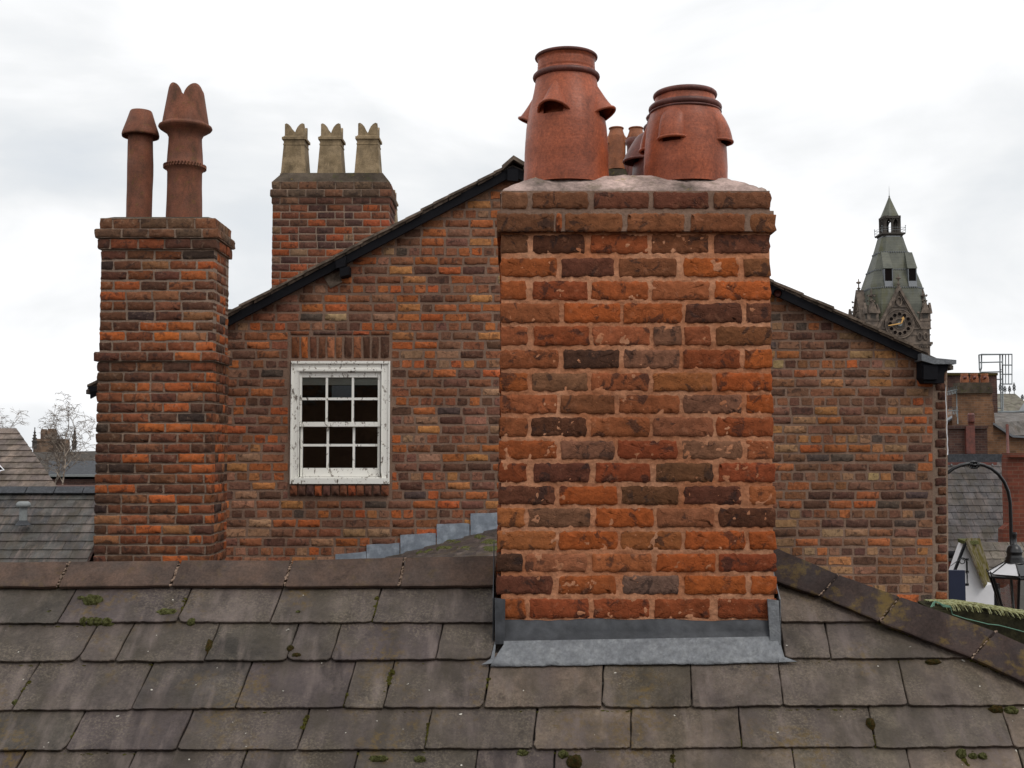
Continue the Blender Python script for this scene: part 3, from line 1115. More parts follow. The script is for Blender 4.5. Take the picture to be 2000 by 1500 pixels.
def louvred_pot(parent, c, prof, hoods, hz0, hz1, hw_, hb, rolls, mat, mat2, n=96, pointed=False, label=None, lipr=0.0062, fill=True):
    """prof: outer wall (r,z) from base up; hoods: facing angles; each hood is a scoop from hz1 (top) to hz0 (open bottom)"""
    c = Vector(c)

    def skip(phi, z):
        for a in hoods:
            d = (phi - a + math.pi) % (2 * math.pi) - math.pi
            if abs(d) < hw_ * 0.62 and hz0 - 0.012 < z < hz0 + (hz1 - hz0) * 0.45:
                return True
        return False
    mb = MB()
    pr = resample(prof, 0.012)
    inner = [(r - 0.022, z) for r, z in reversed(pr)]
    mb.lathe((0, 0, 0), pr, n, skip, wob=0.004, seed=c.x * 7)
    top = pr[-1]
    mb.lathe((0, 0, 0), [top, (top[0] - 0.010, top[1] + 0.004), (top[0] - 0.022, top[1])], n)
    mb.lathe((0, 0, 0), inner, n // 2)
    pot = mb.build('chimney_pot', mat)
    pot.location = c
    adopt(pot, parent)
    if label: tag(pot, label)
    for (z, r, rr) in rolls:
        ring = MB()
        pts = [Vector((r * math.cos(2 * math.pi * k / 64), r * math.sin(2 * math.pi * k / 64), z)) for k in range(64)]
        ring.tube(pts, rr, 12, closed=True)
        # joined to the pot: same body
        base = len(pot.data.vertices)
        rm = ring.mesh('roll', mat2)
        ROLL.append((pot, rm, c))
    for a in hoods:
        h = MB()
        nu_, nv_ = 20, 12
        vs = []
        for j in range(nv_ + 1):
            t_ = j / nv_                     # 0 top, 1 open lower edge
            z = hz1 + (hz0 - hz1) * t_
            wv = hw_ * ((0.16 + 0.84 * t_ ** 0.85) if pointed else (math.sqrt(max(0.02, 1 - (1 - t_ / 0.4) ** 2)) if t_ < .4 else 1.0))
            bl_ = hb * (t_ ** 0.8 if pointed else 0.12 + .88 * math.sin(t_ * math.pi / 2))
            for i in range(nu_ + 1):
                s = -1 + 2 * i / nu_
                sh = math.cos(s * math.pi / 2) ** 0.9 if pointed and abs(s) < 1 else (0 if pointed else max(0, 1 - s * s) ** 0.72)
                r = interp(prof, z) - 0.003 + bl_ * sh
                zz_ = z
                if pointed: zz_ = z + 0.028 * sh * t_ ** 3
                an = a + s * wv
                vs.append((r * math.cos(an), r * math.sin(an), zz_))
        fs = [(j * (nu_ + 1) + i, (j + 1) * (nu_ + 1) + i, (j + 1) * (nu_ + 1) + i + 1, j * (nu_ + 1) + i + 1) for j in range(nv_) for i in range(nu_)]
        h.add(vs, fs, True)
        # inner skin and lip
        vs2 = []
        for j in range(nv_ + 1):
            for i in range(nu_ + 1):
                v = Vector(vs[j * (nu_ + 1) + i])
                rr = math.hypot(v.x, v.y)
                k_ = (rr - 0.012) / rr
                vs2.append((v.x * k_, v.y * k_, v.z))
        h.add(vs2, [f[::-1] for f in fs], True)
        lip = [Vector(vs[nv_ * (nu_ + 1) + i]) for i in range(nu_ + 1)]
        lip = [Vector((p.x * 0.992, p.y * 0.992, p.z)) for p in lip]
        h.tube(lip, lipr, 8)
        ho = h.build('hood', mat)
        ho.location = c
        POT_PARTS.append((ho, pot))
    return pot


ROLL = []
POT_PARTS = []


def join_meshes(objs_me, name):
    pass


def finish_pots():
    """rolls and hoods are one fired piece with their pot: merge them into the pot's mesh with two material slots"""
    import bmesh
    byp = {}
    for pot, rm, c in ROLL:
        byp.setdefault(pot, []).append((rm, 1))
    for ho, pot in POT_PARTS:
        byp.setdefault(pot, []).append((ho.data, 0))
    for pot, L_ in byp.items():
        bm = bmesh.new()
        bm.from_mesh(pot.data)
        for me, slot in L_:
            n0 = len(bm.faces)
            bm.from_mesh(me)
            bm.faces.ensure_lookup_table()
            for f in bm.faces[n0:]:
                f.material_index = slot
        mats = [pot.data.materials[0]]
        m2 = next((rm.materials[0] for p_, rm, c in ROLL if p_ is pot), mats[0])
        bm.to_mesh(pot.data)
        bm.free()
        if len(pot.data.materials) < 2:
            pot.data.materials.append(m2)
    for ho, pot in POT_PARTS:
        bpy.data.objects.remove(ho)


DP = DC + 0.24
S = F / DP          # pixels per metre at the pots
fzb = fz1 - 0.012


def prof_px(pairs, ybase, s):
    return [(r / s, (ybase - y) / s) for r, y in pairs]


# tall pot
pA = prof_px([(84, 368), (84, 356), (83, 330), (83, 300), (82, 275), (80, 250), (77, 230), (73, 212), (68.5, 194), (65, 178), (62.5, 164), (61, 152), (60, 142), (57, 138), (56.5, 133), (57.8, 131), (56.3, 129), (57.5, 126), (56.3, 123), (57.3, 120), (56, 117), (56, 113), (59, 110), (60, 107), (58, 103)], 356, S)
cA = (xx(1108, DP), DP, zz(356, DP))
toward = -math.pi / 2
hA = [toward + math.radians(d) for d in (-23, 67, 157, 247)]
louvred_pot(chim, cA, pA, hA, (356 - 231) / S, (356 - 166) / S, math.radians(25), 24 / S, [((356 - 146) / S, 60.5 / S, 6.3 / S), ((356 - 106) / S, 59 / S, 3.6 / S)],
            M['terracotta'], M['terracotta_dark'], pointed=True, label='tallest terracotta pot with four pointed hoods, on the left of the broad chimney')
# wide pot
pB = prof_px([(82, 368), (82, 356), (83, 330), (82, 303), (80.5, 280), (78, 258), (74.5, 238), (70.5, 224), (68.5, 215), (66, 207), (61, 203), (59.5, 196), (59, 188), (58, 178)], 356, S)
cB = (xx(1344, DP), DP, zz(356, DP))
hB = [toward + math.radians(d) for d in (-29, 61, 151, 241)]
louvred_pot(chim, cB, pB, hB, (356 - 285) / S, (356 - 222) / S, math.radians(20), 16 / S, [((356 - 209) / S, 65.5 / S, 6.8 / S), ((356 - 183) / S, 57.5 / S, 5.8 / S), ((356 - 218) / S, 69.3 / S, 2.4 / S)],
            M['terracotta'], M['terracotta_dark'], label='squat terracotta pot with round hoods and double rolled rim, on the right of the broad chimney')
# two at the back
DP2 = DC + 0.74
S2 = F / DP2 * (DP2 / DP) * 1.0
cC = (xx(1350, DP), DP2, zz(356, DP))
hC = [toward + math.radians(d) for d in (-80, 10, 100, 190)]
pC = [(r, z * 1.10) for r, z in pA]
louvred_pot(chim, cC, [(r * (1.08 if z < .42 else .92), z * 0.80) for r, z in pA], hC, 0.21, 0.37, math.radians(28), 0.055, [((356 - 137) / S * .80, 56 / S, 6.0 / S)],
            M['terracotta_dark'], M['terracotta_dark'], label='dark terracotta pot with a scooped hood, half hidden behind the squat pot')
cD = (cA[0], DP2, cA[2])
louvred_pot(chim, cD, [(r * .95, z * 0.7) for r, z in pB], hB, (356 - 285) / S * .7, (356 - 222) / S * .7, math.radians(19), 17 / S, [((356 - 178) / S * .7, 55 / S, 6.0 / S)],
            M['terracotta'], M['terracotta_dark'])

# ------------------------------------------------------------------ lead round the chimney
ap = MB()
nu = 90
vs = []
cols = 9
ya = lambda x: 1213 + 6 * noise.noise(Vector((x * 0.009, 3, 0))) + 2 * noise.noise(Vector((x * 0.05, 1, 0)))
for i in range(nu + 1):
    f = i / nu
    px = 984 + (1510 - 984) * f
    x = xx(px, DC - 0.014)
    zt_ = zz(ya(px), DC - 0.014)
    fold = R(px, 1257 - 9 * f, 0.03)
    fold = Vector((x, min(fold.y, DC - 0.016), fold.z))
    sp = max(0, abs(f - 0.5) - 0.44) / 0.06
    pb = R(px + (26 * sp * (1 if f > 0.5 else -1)) * 1.0, 1300 - 6 * f + 2.5 * noise.noise(Vector((f * 6, 0, 5))) + 1.5 * noise.noise(Vector((f * 31, 0, 5))), 0.022)
    wob = 0.011 * noise.noise(Vector((x * 7, 0, 2))) + 0.004 * noise.noise(Vector((x * 23, 0, 2)))
    row = [Vector((x, DC - 0.004, zt_ + 0.004)), Vector((x, DC - 0.014, zt_)), Vector((x, DC - 0.016 + wob, (zt_ + fold.z) / 2)), fold + Vector((0, 0.0, 0.010)), fold + Vector((0, -0.012, -0.002))]
    for q in (0.35, 0.7, 0.97):
        row.append(row[4].lerp(pb, q) + NV * (wob * math.sin(q * 3)))
    row.append(pb - NV * 0.004)
    vs += row
fs = [(i * cols + j, i * cols + j + 1, (i + 1) * cols + j + 1, (i + 1) * cols + j) for i in range(nu) for j in range(cols - 1)]
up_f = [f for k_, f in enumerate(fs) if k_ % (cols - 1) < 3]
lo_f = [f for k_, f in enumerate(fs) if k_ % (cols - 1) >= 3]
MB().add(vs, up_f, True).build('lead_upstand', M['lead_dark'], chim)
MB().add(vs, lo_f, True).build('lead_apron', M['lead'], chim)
# turned ends
for (xa, xb, yt, ybm, sgn) in ((966, 987, 1168, 1258, -1), (1499, 1521, 1170, 1262, 1)):
    m_ = MB()
    d_ = DC - 0.02
    a = P(xa, yt, d_)
    b = P(xb, yt + 3, d_)
    c = P(xb + (4 if sgn > 0 else -1), ybm, d_ - 0.03)
    e2 = P(xa + (6 if sgn > 0 else 1), ybm, d_ - 0.03)
    m_.prism([e2, c, b, a], (0, 0.012, 0))
    s_ = 0.24
    xo = (a.x - 0.004) if sgn < 0 else (b.x + 0.004)
    # side soaker running up the slope beside the stack
    prs = [Vector((xo, d_ + 0.002, a.z)), Vector((xo, d_ + 0.002, e2.z - .02)), Vector((xo, d_ + s_, e2.z - .02 + s_ * 0.84)), Vector((xo, d_ + s_, a.z + s_ * .84))]
    m_.prism(prs, (sgn * 0.004, 0, 0))
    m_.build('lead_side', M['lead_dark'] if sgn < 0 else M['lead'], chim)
    w_ = MB()
    base_ = [R(965, 1296, .022), R(940, 1299, .02), R(958, 1288, 0.021), R(970, 1240, 0.024)] if sgn < 0 else [R(1521, 1294, .022), R(1557, 1293, .02), R(1532, 1284, 0.021), R(1519, 1240, 0.024)]
    w_.prism(base_ if sgn > 0 else base_[::-1], NV * 0.003)
    w_.build('lead_wing', M['lead'], chim)

# ================================================================== GABLE HOUSE
DG = 11.5
gab = thing('house', (xx(1003, DG), DG, -9), 'brown brick gable house behind, with a small white sash window', 'house')


def roof_l(px): return 612 - 0.528 * (px - 440)       # top of the verge tiles
def roof_r(px): return 316 + 0.4565 * (px - 1003)


def roofline(px):
    return max(roof_l(px), roof_r(px))


gxl, gxr = 196, 1822
APX = 1001
g_pts = [(gxl, 1500), (gxr, 1500), (gxr, roof_r(gxr) + 16), (APX, roofline(APX) + 16), (gxl, roof_l(gxl) + 16)]
WX0, WX1, WY0, WY1 = 567, 761, 706, 944      # window frame


def GP(px, py, d=DG): return P(px, py, d)


wall = MB()
# wall face with a hole for the window, made of five pieces
def gq(pts): wall.prism([GP(x, y) for x, y in pts], (0, 0.22, 0))
gq([(gxl, 1500), (WX0, 1500), (WX0, roof_l(WX0) + 16), (gxl, roof_l(gxl) + 16)])
gq([(WX1, 1500), (APX, 1500), (APX, roofline(APX) + 16), (WX1, roof_l(WX1) + 16)])
gq([(WX0, 1500), (WX1, 1500), (WX1, WY1), (WX0, WY1)])
gq([(WX0, WY0), (WX1, WY0), (WX1, roof_l(WX1) + 16), (WX0, roof_l(WX0) + 16)])
gq([(APX, 1500), (gxr, 1500), (gxr, roof_r(gxr) + 16), (APX, roofline(APX) + 16)])
gwall = wall.build('gable_wall', M['mortar_grey'], gab)
kg = BrickKit(M['brick'], {'s': (0.215, 0.072), 'h': (0.098, 0.072), 't': (0.075, 0.2)}, 0.05, 6, 8, 0.0062, 0.010, 24)
rg = random.Random(77)
joined = MB()
CH = 18.3
rows = []
y = 1077.0 + CH * 6
i0 = 6
cands = []
hid = [(975, 1512)]
while y > 320:
    k = round((1077 - y) / CH)
    header = (k % 4 == 0)
    pitch = 24.2 if header else 47.4
    off = (rg.uniform(-2, 2) + (k % 2) * 23.7 + (11 if header else 0)) + 11 * ((k // 4) % 2)
    x = gxl - 60 + off
    while x < gxr:
        wdt = pitch * rg.uniform(0.96, 1.04)
        a, b = x, x + wdt - 3.9
        x += wdt
        if not header and rg.random() < 0.07:
            b = a + 20
            x = a + 24
        top, bot = y - 7.35, y + 7.35
        # window opening, its arch and sill
        if y < WY1 + 26 and y > WY0 - 60:
            if a < WX0 - 1 and b > WX0 - 5: b = WX0 - 5
            if a < WX1 + 5 and b > WX1 + 1: a = WX1 + 5
            if a >= WX0 - 6 and b <= WX1 + 6: continue
        if y < roof_l(a) + 60 and a < APX:
            lim = 440 + (612 + 20 - top) / 0.528
            a = max(a, lim)
        if b > APX:
            lim = 1003 + (top - 20 - 316) / 0.4565
            b = min(b, lim)
        a = max(a, gxl + 1)
        b = min(b, gxr - 1)
        if b - a < 6: continue
        cands.append((a, b, top, bot, header))
    y -= CH
vis = [c for c in cands if not (c[0] > 972 and c[1] < 1512) and c[1] > 442 and c[2] < 1085]
rest = [c for c in cands if c not in set(vis)]
vis.sort(key=lambda c: -(c[1] - c[0]))
single, more_ = vis[:255], vis[255:]


def put_g(c, j):
    a, b, top, bot, header = c
    p0, p1 = GP(a, bot), GP(b, top)
    sh = rg.uniform(-.6, .6)
    kg.put(gwall, (p0.x + p1.x) / 2, DG - 0.005 + rg.uniform(-.0025, .002), (p0.z + p1.z) / 2 + sh * 0.003, p1.x - p0.x, (p1.z - p0.z) * rg.uniform(.92, 1.05), 0,
           pick(rg, PAL_GABLE if a < 1200 else PAL_GABLE_R), joined=j, roll=rg.uniform(-.012, .012))


for c in single: put_g(c, None)
for c in more_ + rest: put_g(c, joined)
# soldier arch over the window, brick on edge sill: part of the 300 singles
xs = [568, 587, 604, 621, 638, 655, 671, 689, 708, 725, 742, 762]
for a, b in zip(xs[:-1], xs[1:]):
    p0, p1 = GP(a + 1.5, 699), GP(b - 2, 658)
    kg.put(gwall, (p0.x + p1.x) / 2, DG - 0.008, (p0.z + p1.z) / 2, p1.x - p0.x, p1.z - p0.z, 0, pick(rg, PAL_LEFT + [(20, (150, 90, 66))]), key='t', roll=rg.uniform(-.02, .02))
for a, b in ((568, 604), (612, 655), (658, 688), (690, 722), (725, 761)):
    p0, p1 = GP(a, 654), GP(b, 647)
    kg.put(gwall, (p0.x + p1.x) / 2, DG - 0.008, (p0.z + p1.z) / 2, p1.x - p0.x, p1.z - p0.z, 0, pick(rg, PAL_BACK), roll=0.0)
for i in range(12):
    a = 567 + i * 16.2
    p0, p1 = GP(a, 968), GP(a + 14.4, 948)
    kg.put(gwall, (p0.x + p1.x) / 2, DG - 0.03, (p0.z + p1.z) / 2, p1.x - p0.x, p1.z - p0.z, 0, pick(rg, PAL_BACK), key='t')
oj = joined.build('brick', M['brick'], gwall)
oj.color = BLACK
tag(oj, kind='stuff')
# set-back return at the right corner, its shade painted in as darker bricks
ret = MB()
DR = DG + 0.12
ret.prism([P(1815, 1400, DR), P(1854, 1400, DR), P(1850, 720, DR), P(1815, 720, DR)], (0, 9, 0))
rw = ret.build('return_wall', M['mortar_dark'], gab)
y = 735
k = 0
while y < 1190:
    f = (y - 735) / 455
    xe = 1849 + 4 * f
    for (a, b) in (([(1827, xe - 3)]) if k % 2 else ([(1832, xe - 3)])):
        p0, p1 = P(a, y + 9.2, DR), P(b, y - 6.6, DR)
        kg.put(rw, (p0.x + p1.x) / 2, DR - 0.008, (p0.z + p1.z) / 2, p1.x - p0.x, p1.z - p0.z, 0, pick(rg, PAL_SHADED))
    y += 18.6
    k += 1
# roof slabs running back
rf = MB()
for sgn in (0, 1):
    if sgn == 0:
        a, b = (168, roof_l(168) + 6), (APX, roofline(APX) + 6)
    else:
        a, b = (APX, roofline(APX) + 6), (1862, roof_r(1862) + 6)
    rf.prism([P(a[0], a[1], DG - .05), P(b[0], b[1], DG - .05), P(b[0], b[1] + 8, DG - .05), P(a[0], a[1] + 8, DG - .05)], (0, 11, 0))
rf.build('roof', M['slate_far'], gab).color = lin((90, 82, 76))
# bargeboards
bb = MB()
bb.prism([P(176, roof_l(176) + 9, DG - .09), P(APX, roofline(APX) + 9, DG - .09), P(APX, roofline(APX) + 28, DG - .09), P(176, roof_l(176) + 27, DG - .09)][::-1], (0, 0.035, 0))
bb.build('bargeboard', M['black_paint'], gab)
bb = MB()
bb.prism([P(APX + .5, roofline(APX) + 9, DG - .09), P(1806, roof_r(1806) + 9, DG - .09), P(1806, roof_r(1806) + 27, DG - .09), P(APX + .5, roofline(APX) + 28, DG - .09)][::-1], (0, 0.035, 0))
bb.build('bargeboard', M['black_paint'], gab)
# apex board and ridge tile end
bb = MB()
bb.prism([P(991, 330, DG - .12), P(1012, 330, DG - .12), P(1012, 354, DG - .12), P(991, 352, DG - .12)], (0, 0.028, 0))
bb.build('apex_board', M['black_paint'], gab)
rt = MB()
rt.prism([P(980, 323, DG - .14), P(1003, 303, DG - .14), P(1028, 318, DG - .14), P(1028, 326, DG - .14), P(1003, 311, DG - .14), P(982, 331, DG - .14)], (0, 11, 0))
rt.build('ridge_tile', M['verge'], gab)
# verge tiles, overlapping up the slope
rv = random.Random(4)
def verge(x0, x1, fn):
    x = x0
    while x < x1:
        L_ = rv.uniform(24, 34)
        xb = min(x + L_ + 4, x1)
        t0 = rv.uniform(-2.0, 0.8)
        up = -1.6 if fn is roof_l else 0.0
        dn = 0.0 if fn is roof_l else -1.6
        pts = [(x, fn(x) + t0 + up), (xb, fn(xb) + t0 + dn), (xb, fn(xb) + t0 + dn + 5), (x, fn(x) + t0 + up + 5)]
        dd = DG - .13 + rv.uniform(-.012, .012)
        mb_ = MB().prism([P(a, b, dd) for a, b in pts][::-1], (0, 0.3, 0))
        o_ = mb_.build('roof_tile', M['verge'], gab)
        pts = [(x + 1, fn(x) + t0 + 4.5), (xb - 5, fn(xb - 5) + t0 + 4.5), (xb - 5, fn(xb - 5) + 9.6), (x + 1, fn(x) + 9.6)]
        MB().prism([P(a, b, dd + .03) for a, b in pts][::-1], (0, 0.24, 0)).build('roof_tile', M['verge'], gab)
        x += L_
verge(170, 984, roof_l)
verge(1022, 1815, roof_r)
# purlin end with grey slip of slate below it
pu = MB()
pu.prism([P(663, 524, DG - .16), P(682, 520, DG - .16), P(682, 536, DG - .16), P(664, 541, DG - .16)][::-1], (0, 0.2, 0))
pu.prism([P(655, 510, DG - .15), P(676, 500, DG - .15), P(674, 520, DG - .15), P(656, 524, DG - .15)][::-1], (0, 0.12, 0))
pu.build('purlin_end', M['black_paint'], gab)
MB().prism([P(632, 541, DG - .02), P(662, 530, DG - .02), P(668, 551, DG - .02), P(645, 563, DG - .02)][::-1], (0, 0.015, 0)).build('slate_slip', M['verge'], gab)
pp = MB()
pp.tube([P(1519, 573, DG - .22), P(1519, 573, DG + .1)], 0.042, 20, caps=False)
pp.tube([P(1519, 573, DG - .22), P(1519, 573, DG + .1)], 0.033, 20, caps=False)
pp.tube([P(1519, 573, DG - .17), P(1519, 573, DG + .0)], 0.033, 20)
pp.build('pipe_end', M['terracotta_dark'], gab)
# right eaves: lead lined box gutter on a black bracket
eb = MB()
eb.prism([P(1800, 690, DG - .2), P(1826, 699, DG - .2), P(1868, 703, DG - .2), P(1868, 711, DG - .2), P(1824, 711, DG - .2), P(1800, 704, DG - .2)][::-1], (0, 0.5, 0))
eb.build('lead_gutter', M['lead'], gab)
eb = MB()
eb.prism([P(1806, 707, DG - .15), P(1853, 712, DG - .15), P(1850, 722, DG - .15), P(1845, 728, DG - .15), P(1844, 748, DG - .15), P(1806, 748, DG - .15), P(1800, 738, DG - .15), P(1800, 704, DG - .15)][::-1], (0, 0.4, 0))
eb.prism([P(1804, 713, DG - .18), P(1832, 713, DG - .18), P(1832, 741, DG - .18), P(1804, 741, DG - .18)][::-1], (0, 0.05, 0))
eb.build('eaves_bracket', M['black_paint'], gab)
eb = MB()
eb.prism([P(170, 754, DG - .3), P(200, 754, DG - .3), P(200, 764, DG - .3), P(176, 764, DG - .3)][::-1], (0, 3.3, 0))
eb.build('gutter', M['black_paint'], gab)

# ------------------------------------------------------------------ sash window
win = MB()
DW = DG - 0.012


def wbx(mb, x0, x1, y0, y1, d, th):
    a, b = P(x0, y1, d), P(x1, y0, d)
    mb.box((a.x, d, a.z), (b.x, d + th, b.z))


F_ = MB()
wbx(F_, 567, 584, 706, 944, DW, 0.14)
wbx(F_, 744, 761, 706, 944, DW, 0.14)
wbx(F_, 584, 744, 706, 727, DW + .002, 0.14)
wbx(F_, 584, 744, 932, 944, DW - .002, 0.14)
window = F_.build('window', M['white_paint'], gab)
tag(window, 'white sash window of twelve panes with peeling paint')
mo = MB()
wbx(mo, 566, 571, 705, 945, DW - .018, 0.02)
wbx(mo, 757.5, 762, 705, 945, DW - .018, 0.02)
wbx(mo, 571, 757.5, 705, 710, DW - .02, 0.02)
wbx(mo, 581, 584.5, 722, 932, DW - .008, 0.02)
wbx(mo, 743.5, 747, 722, 932, DW - .008, 0.02)
wbx(mo, 581, 747, 721, 724.5, DW - .012, 0.02)
mo.build('moulding', M['white_paint'], window)
sill = MB()
wbx(sill, 571, 757, 934, 945, DW - .03, 0.05)
sill.build('sill', M['white_paint'], window)


def sash(x0, x1, y0, y1, d, xsb, ysb, rl, rr, rt_, rb_, name):
    s = MB()
    wbx(s, x0, x0 + rl, y0, y1, d, 0.03)
    wbx(s, x1 - rr, x1, y0, y1, d, 0.03)
    wbx(s, x0 + rl, x1 - rr, y0, y0 + rt_, d + .001, 0.028)
    wbx(s, x0 + rl, x1 - rr, y1 - rb_, y1, d + .001, 0.028)
    so = s.build(name, M['white_paint'], window)
    xa, xb = x0 + rl, x1 - rr
    ya_, yb_ = y0 + rt_, y1 - rb_
    gb = MB()
    for x in xsb:
        wbx(gb, x - 2.6, x + 2.6, ya_, yb_, d + .004, 0.02)
    for yv in ysb:
        wbx(gb, xa, xb, yv - 2.4, yv + 2.4, d + .005, 0.02)
    gb.build('glazing_bars', M['white_paint'], window)
    xe = [xa] + list(xsb) + [xb]
    ye = [ya_] + list(ysb) + [yb_]
    for i in range(len(xe) - 1):
        for j in range(len(ye) - 1):
            p = MB()
            wbx(p, xe[i], xe[i + 1], ye[j], ye[j + 1], d + 0.014, 0.003)
            po = p.build('pane', M['glass'], window)
    return so


sash(584.5, 743.5, 728, 833, DW + .022, (638, 689), (779,), 5.5, 6, 9, 9, 'upper_sash')
sash(586, 742, 829, 931, DW + .058, (640, 691), (869.5,), 5.5, 5, 5, 17, 'lower_sash')
rm = MB()
a, b = P(584, 944, DG + .2), P(744, 727, DG + .2)
rm.box((a.x - 1.0, DG + 2.6, a.z - 1), (b.x + 1.4, DG + 2.65, b.z + 0.6))
rm.box((a.x - 1.0, DG + .23, a.z - 1), (a.x - 0.95, DG + 2.6, b.z + .6))
rm.box((b.x + 1.35, DG + .23, a.z - 1), (b.x + 1.4, DG + 2.6, b.z + .6))
rm.box((a.x - 1.0, DG + .23, b.z + .6), (b.x + 1.4, DG + 2.65, b.z + .65))
rm.box((a.x - 1.0, DG + .23, a.z - 1.05), (b.x + 1.4, DG + 2.65, a.z - 1))
rm.build('room', M['room'], window)
bl = MB()
wbx(bl, 590, 738, 737, 752, DW + .058, 0.004)
bl.build('roller_blind', M['blind'], window)
bl = MB()
wbx(bl, 648, 687, 753, 777, DW + .060, 0.004)
bl.build('pane_reflection', M['reflection_card'], window)  # card painting the blue-grey sky reflection of the upper middle pane

# ------------------------------------------------------------------ stepped lead and the low roof below the gable
for pts in ([(655, 1083), (715, 1078), (715, 1112), (655, 1125)], [(716, 1064), (780, 1061), (780, 1096), (716, 1112)], [(782, 1045), (851, 1041), (851, 1074), (782, 1093)],
            [(853, 1024), (917, 1022), (917, 1056), (853, 1074)], [(919, 1003), (985, 1001), (985, 1040), (919, 1056)]):
    n_ = 8
    top_ = []
    (xa, y1_), (xb, y2_) = pts[0], pts[1]
    for i in range(n_ + 1):
        f = i / n_
        top_.append((xa + (xb - xa) * f, y1_ + (y2_ - y1_) * f + 2.0 * noise.noise(Vector((xa * .1 + f * 3, 0, 0)))))
    MB().prism([P(x, y, DG - .03) for x, y in top_ + pts[2:]][::-1], (0, 0.018, 0)).build('lead_flashing', M['lead_bright'], gab)
low = thing('low_roof', P(1150, 1100, 9), 'low mossy slate roof abutting the gable wall left of the broad chimney', 'roof')


def low_line(px): return 1084 - (px - 782) * 0.262 if px < 1150 else 1084 - (1150 - 782) * .262 + (px - 1150) * 0.31


dk = MB()
dk.prism([P(600, low_line(600) + 4, DG - .05), P(1150, low_line(1150) + 4, DG - .05), P(1150, low_line(1150) + 10, DG - .05), P(600, low_line(600) + 10, DG - .05)], (0, -5.3, 0))
dk.prism([P(1150, low_line(1150) + 4, DG - .05), P(1600, low_line(1600) + 4, DG - .05), P(1600, low_line(1600) + 10, DG - .05), P(1150, low_line(1150) + 10, DG - .05)], (0, -5.3, 0))
dk.build('roof_deck', M['slate_far'], low).color = lin((52, 48, 46))
e0, e1 = P(600, low_line(600), DG - .05), P(1150, low_line(1150), DG - .05)
lw = (e1 - e0).normalized()
ln = Vector((-lw.z, 0, lw.x))


def LP(u, w, h=0.0): return e0 + Vector((0, -1, 0)) * u + lw * w + ln * h


Ltot = (e1 - e0).length
w = 0.0
k = 0
while w < Ltot:
    u = -0.0 - (0.15 if k % 2 else 0)
    while u < 5.0:
        u0 = max(u, 0.0)
        slate(u0, u + 0.3, w, w, min(w + 0.24, Ltot), low, rs.choice([(62, 54, 52), (56, 50, 47), (68, 60, 56)]), M['slate'], skew=0.0, rp=lambda a, b, c: LP(a, b, c), cl=False, fine=0.05, h0=0.02, h1=0.004)
        u += 0.3
    w += 0.2
    k += 1


lm = MB()
for (px, py, n4) in ((868, 1072, 10), (905, 1073, 16), (830, 1080, 12), (955, 1062, 20), (962, 1075, 26), (940, 1050, 10), (890, 1060, 8)):
    for i in range(n4):
        r0 = ray(px + rs.uniform(-12, 12), py + rs.uniform(-3, 3))
        t_ = (e0 - Vector((0, 0, 0))).dot(ln) / r0.dot(ln)
        c2 = r0 * t_
        a = rs.uniform(.012, .03)
        vs = []
        for j in range(4):
            for k in range(8):
                an = k * math.pi / 4
                tt = j / 3 * math.pi / 2
                vs.append(c2 + Vector((math.cos(an) * math.cos(tt) * a * 1.6, math.sin(an) * math.cos(tt) * a * 2, math.sin(tt) * a)))
        lm.add(vs, [(j * 8 + k, j * 8 + (k + 1) % 8, (j + 1) * 8 + (k + 1) % 8, (j + 1) * 8 + k) for j in range(3) for k in range(8)], True)
o_ = lm.build('moss', M['moss'], low)
tag(o_, kind='stuff')


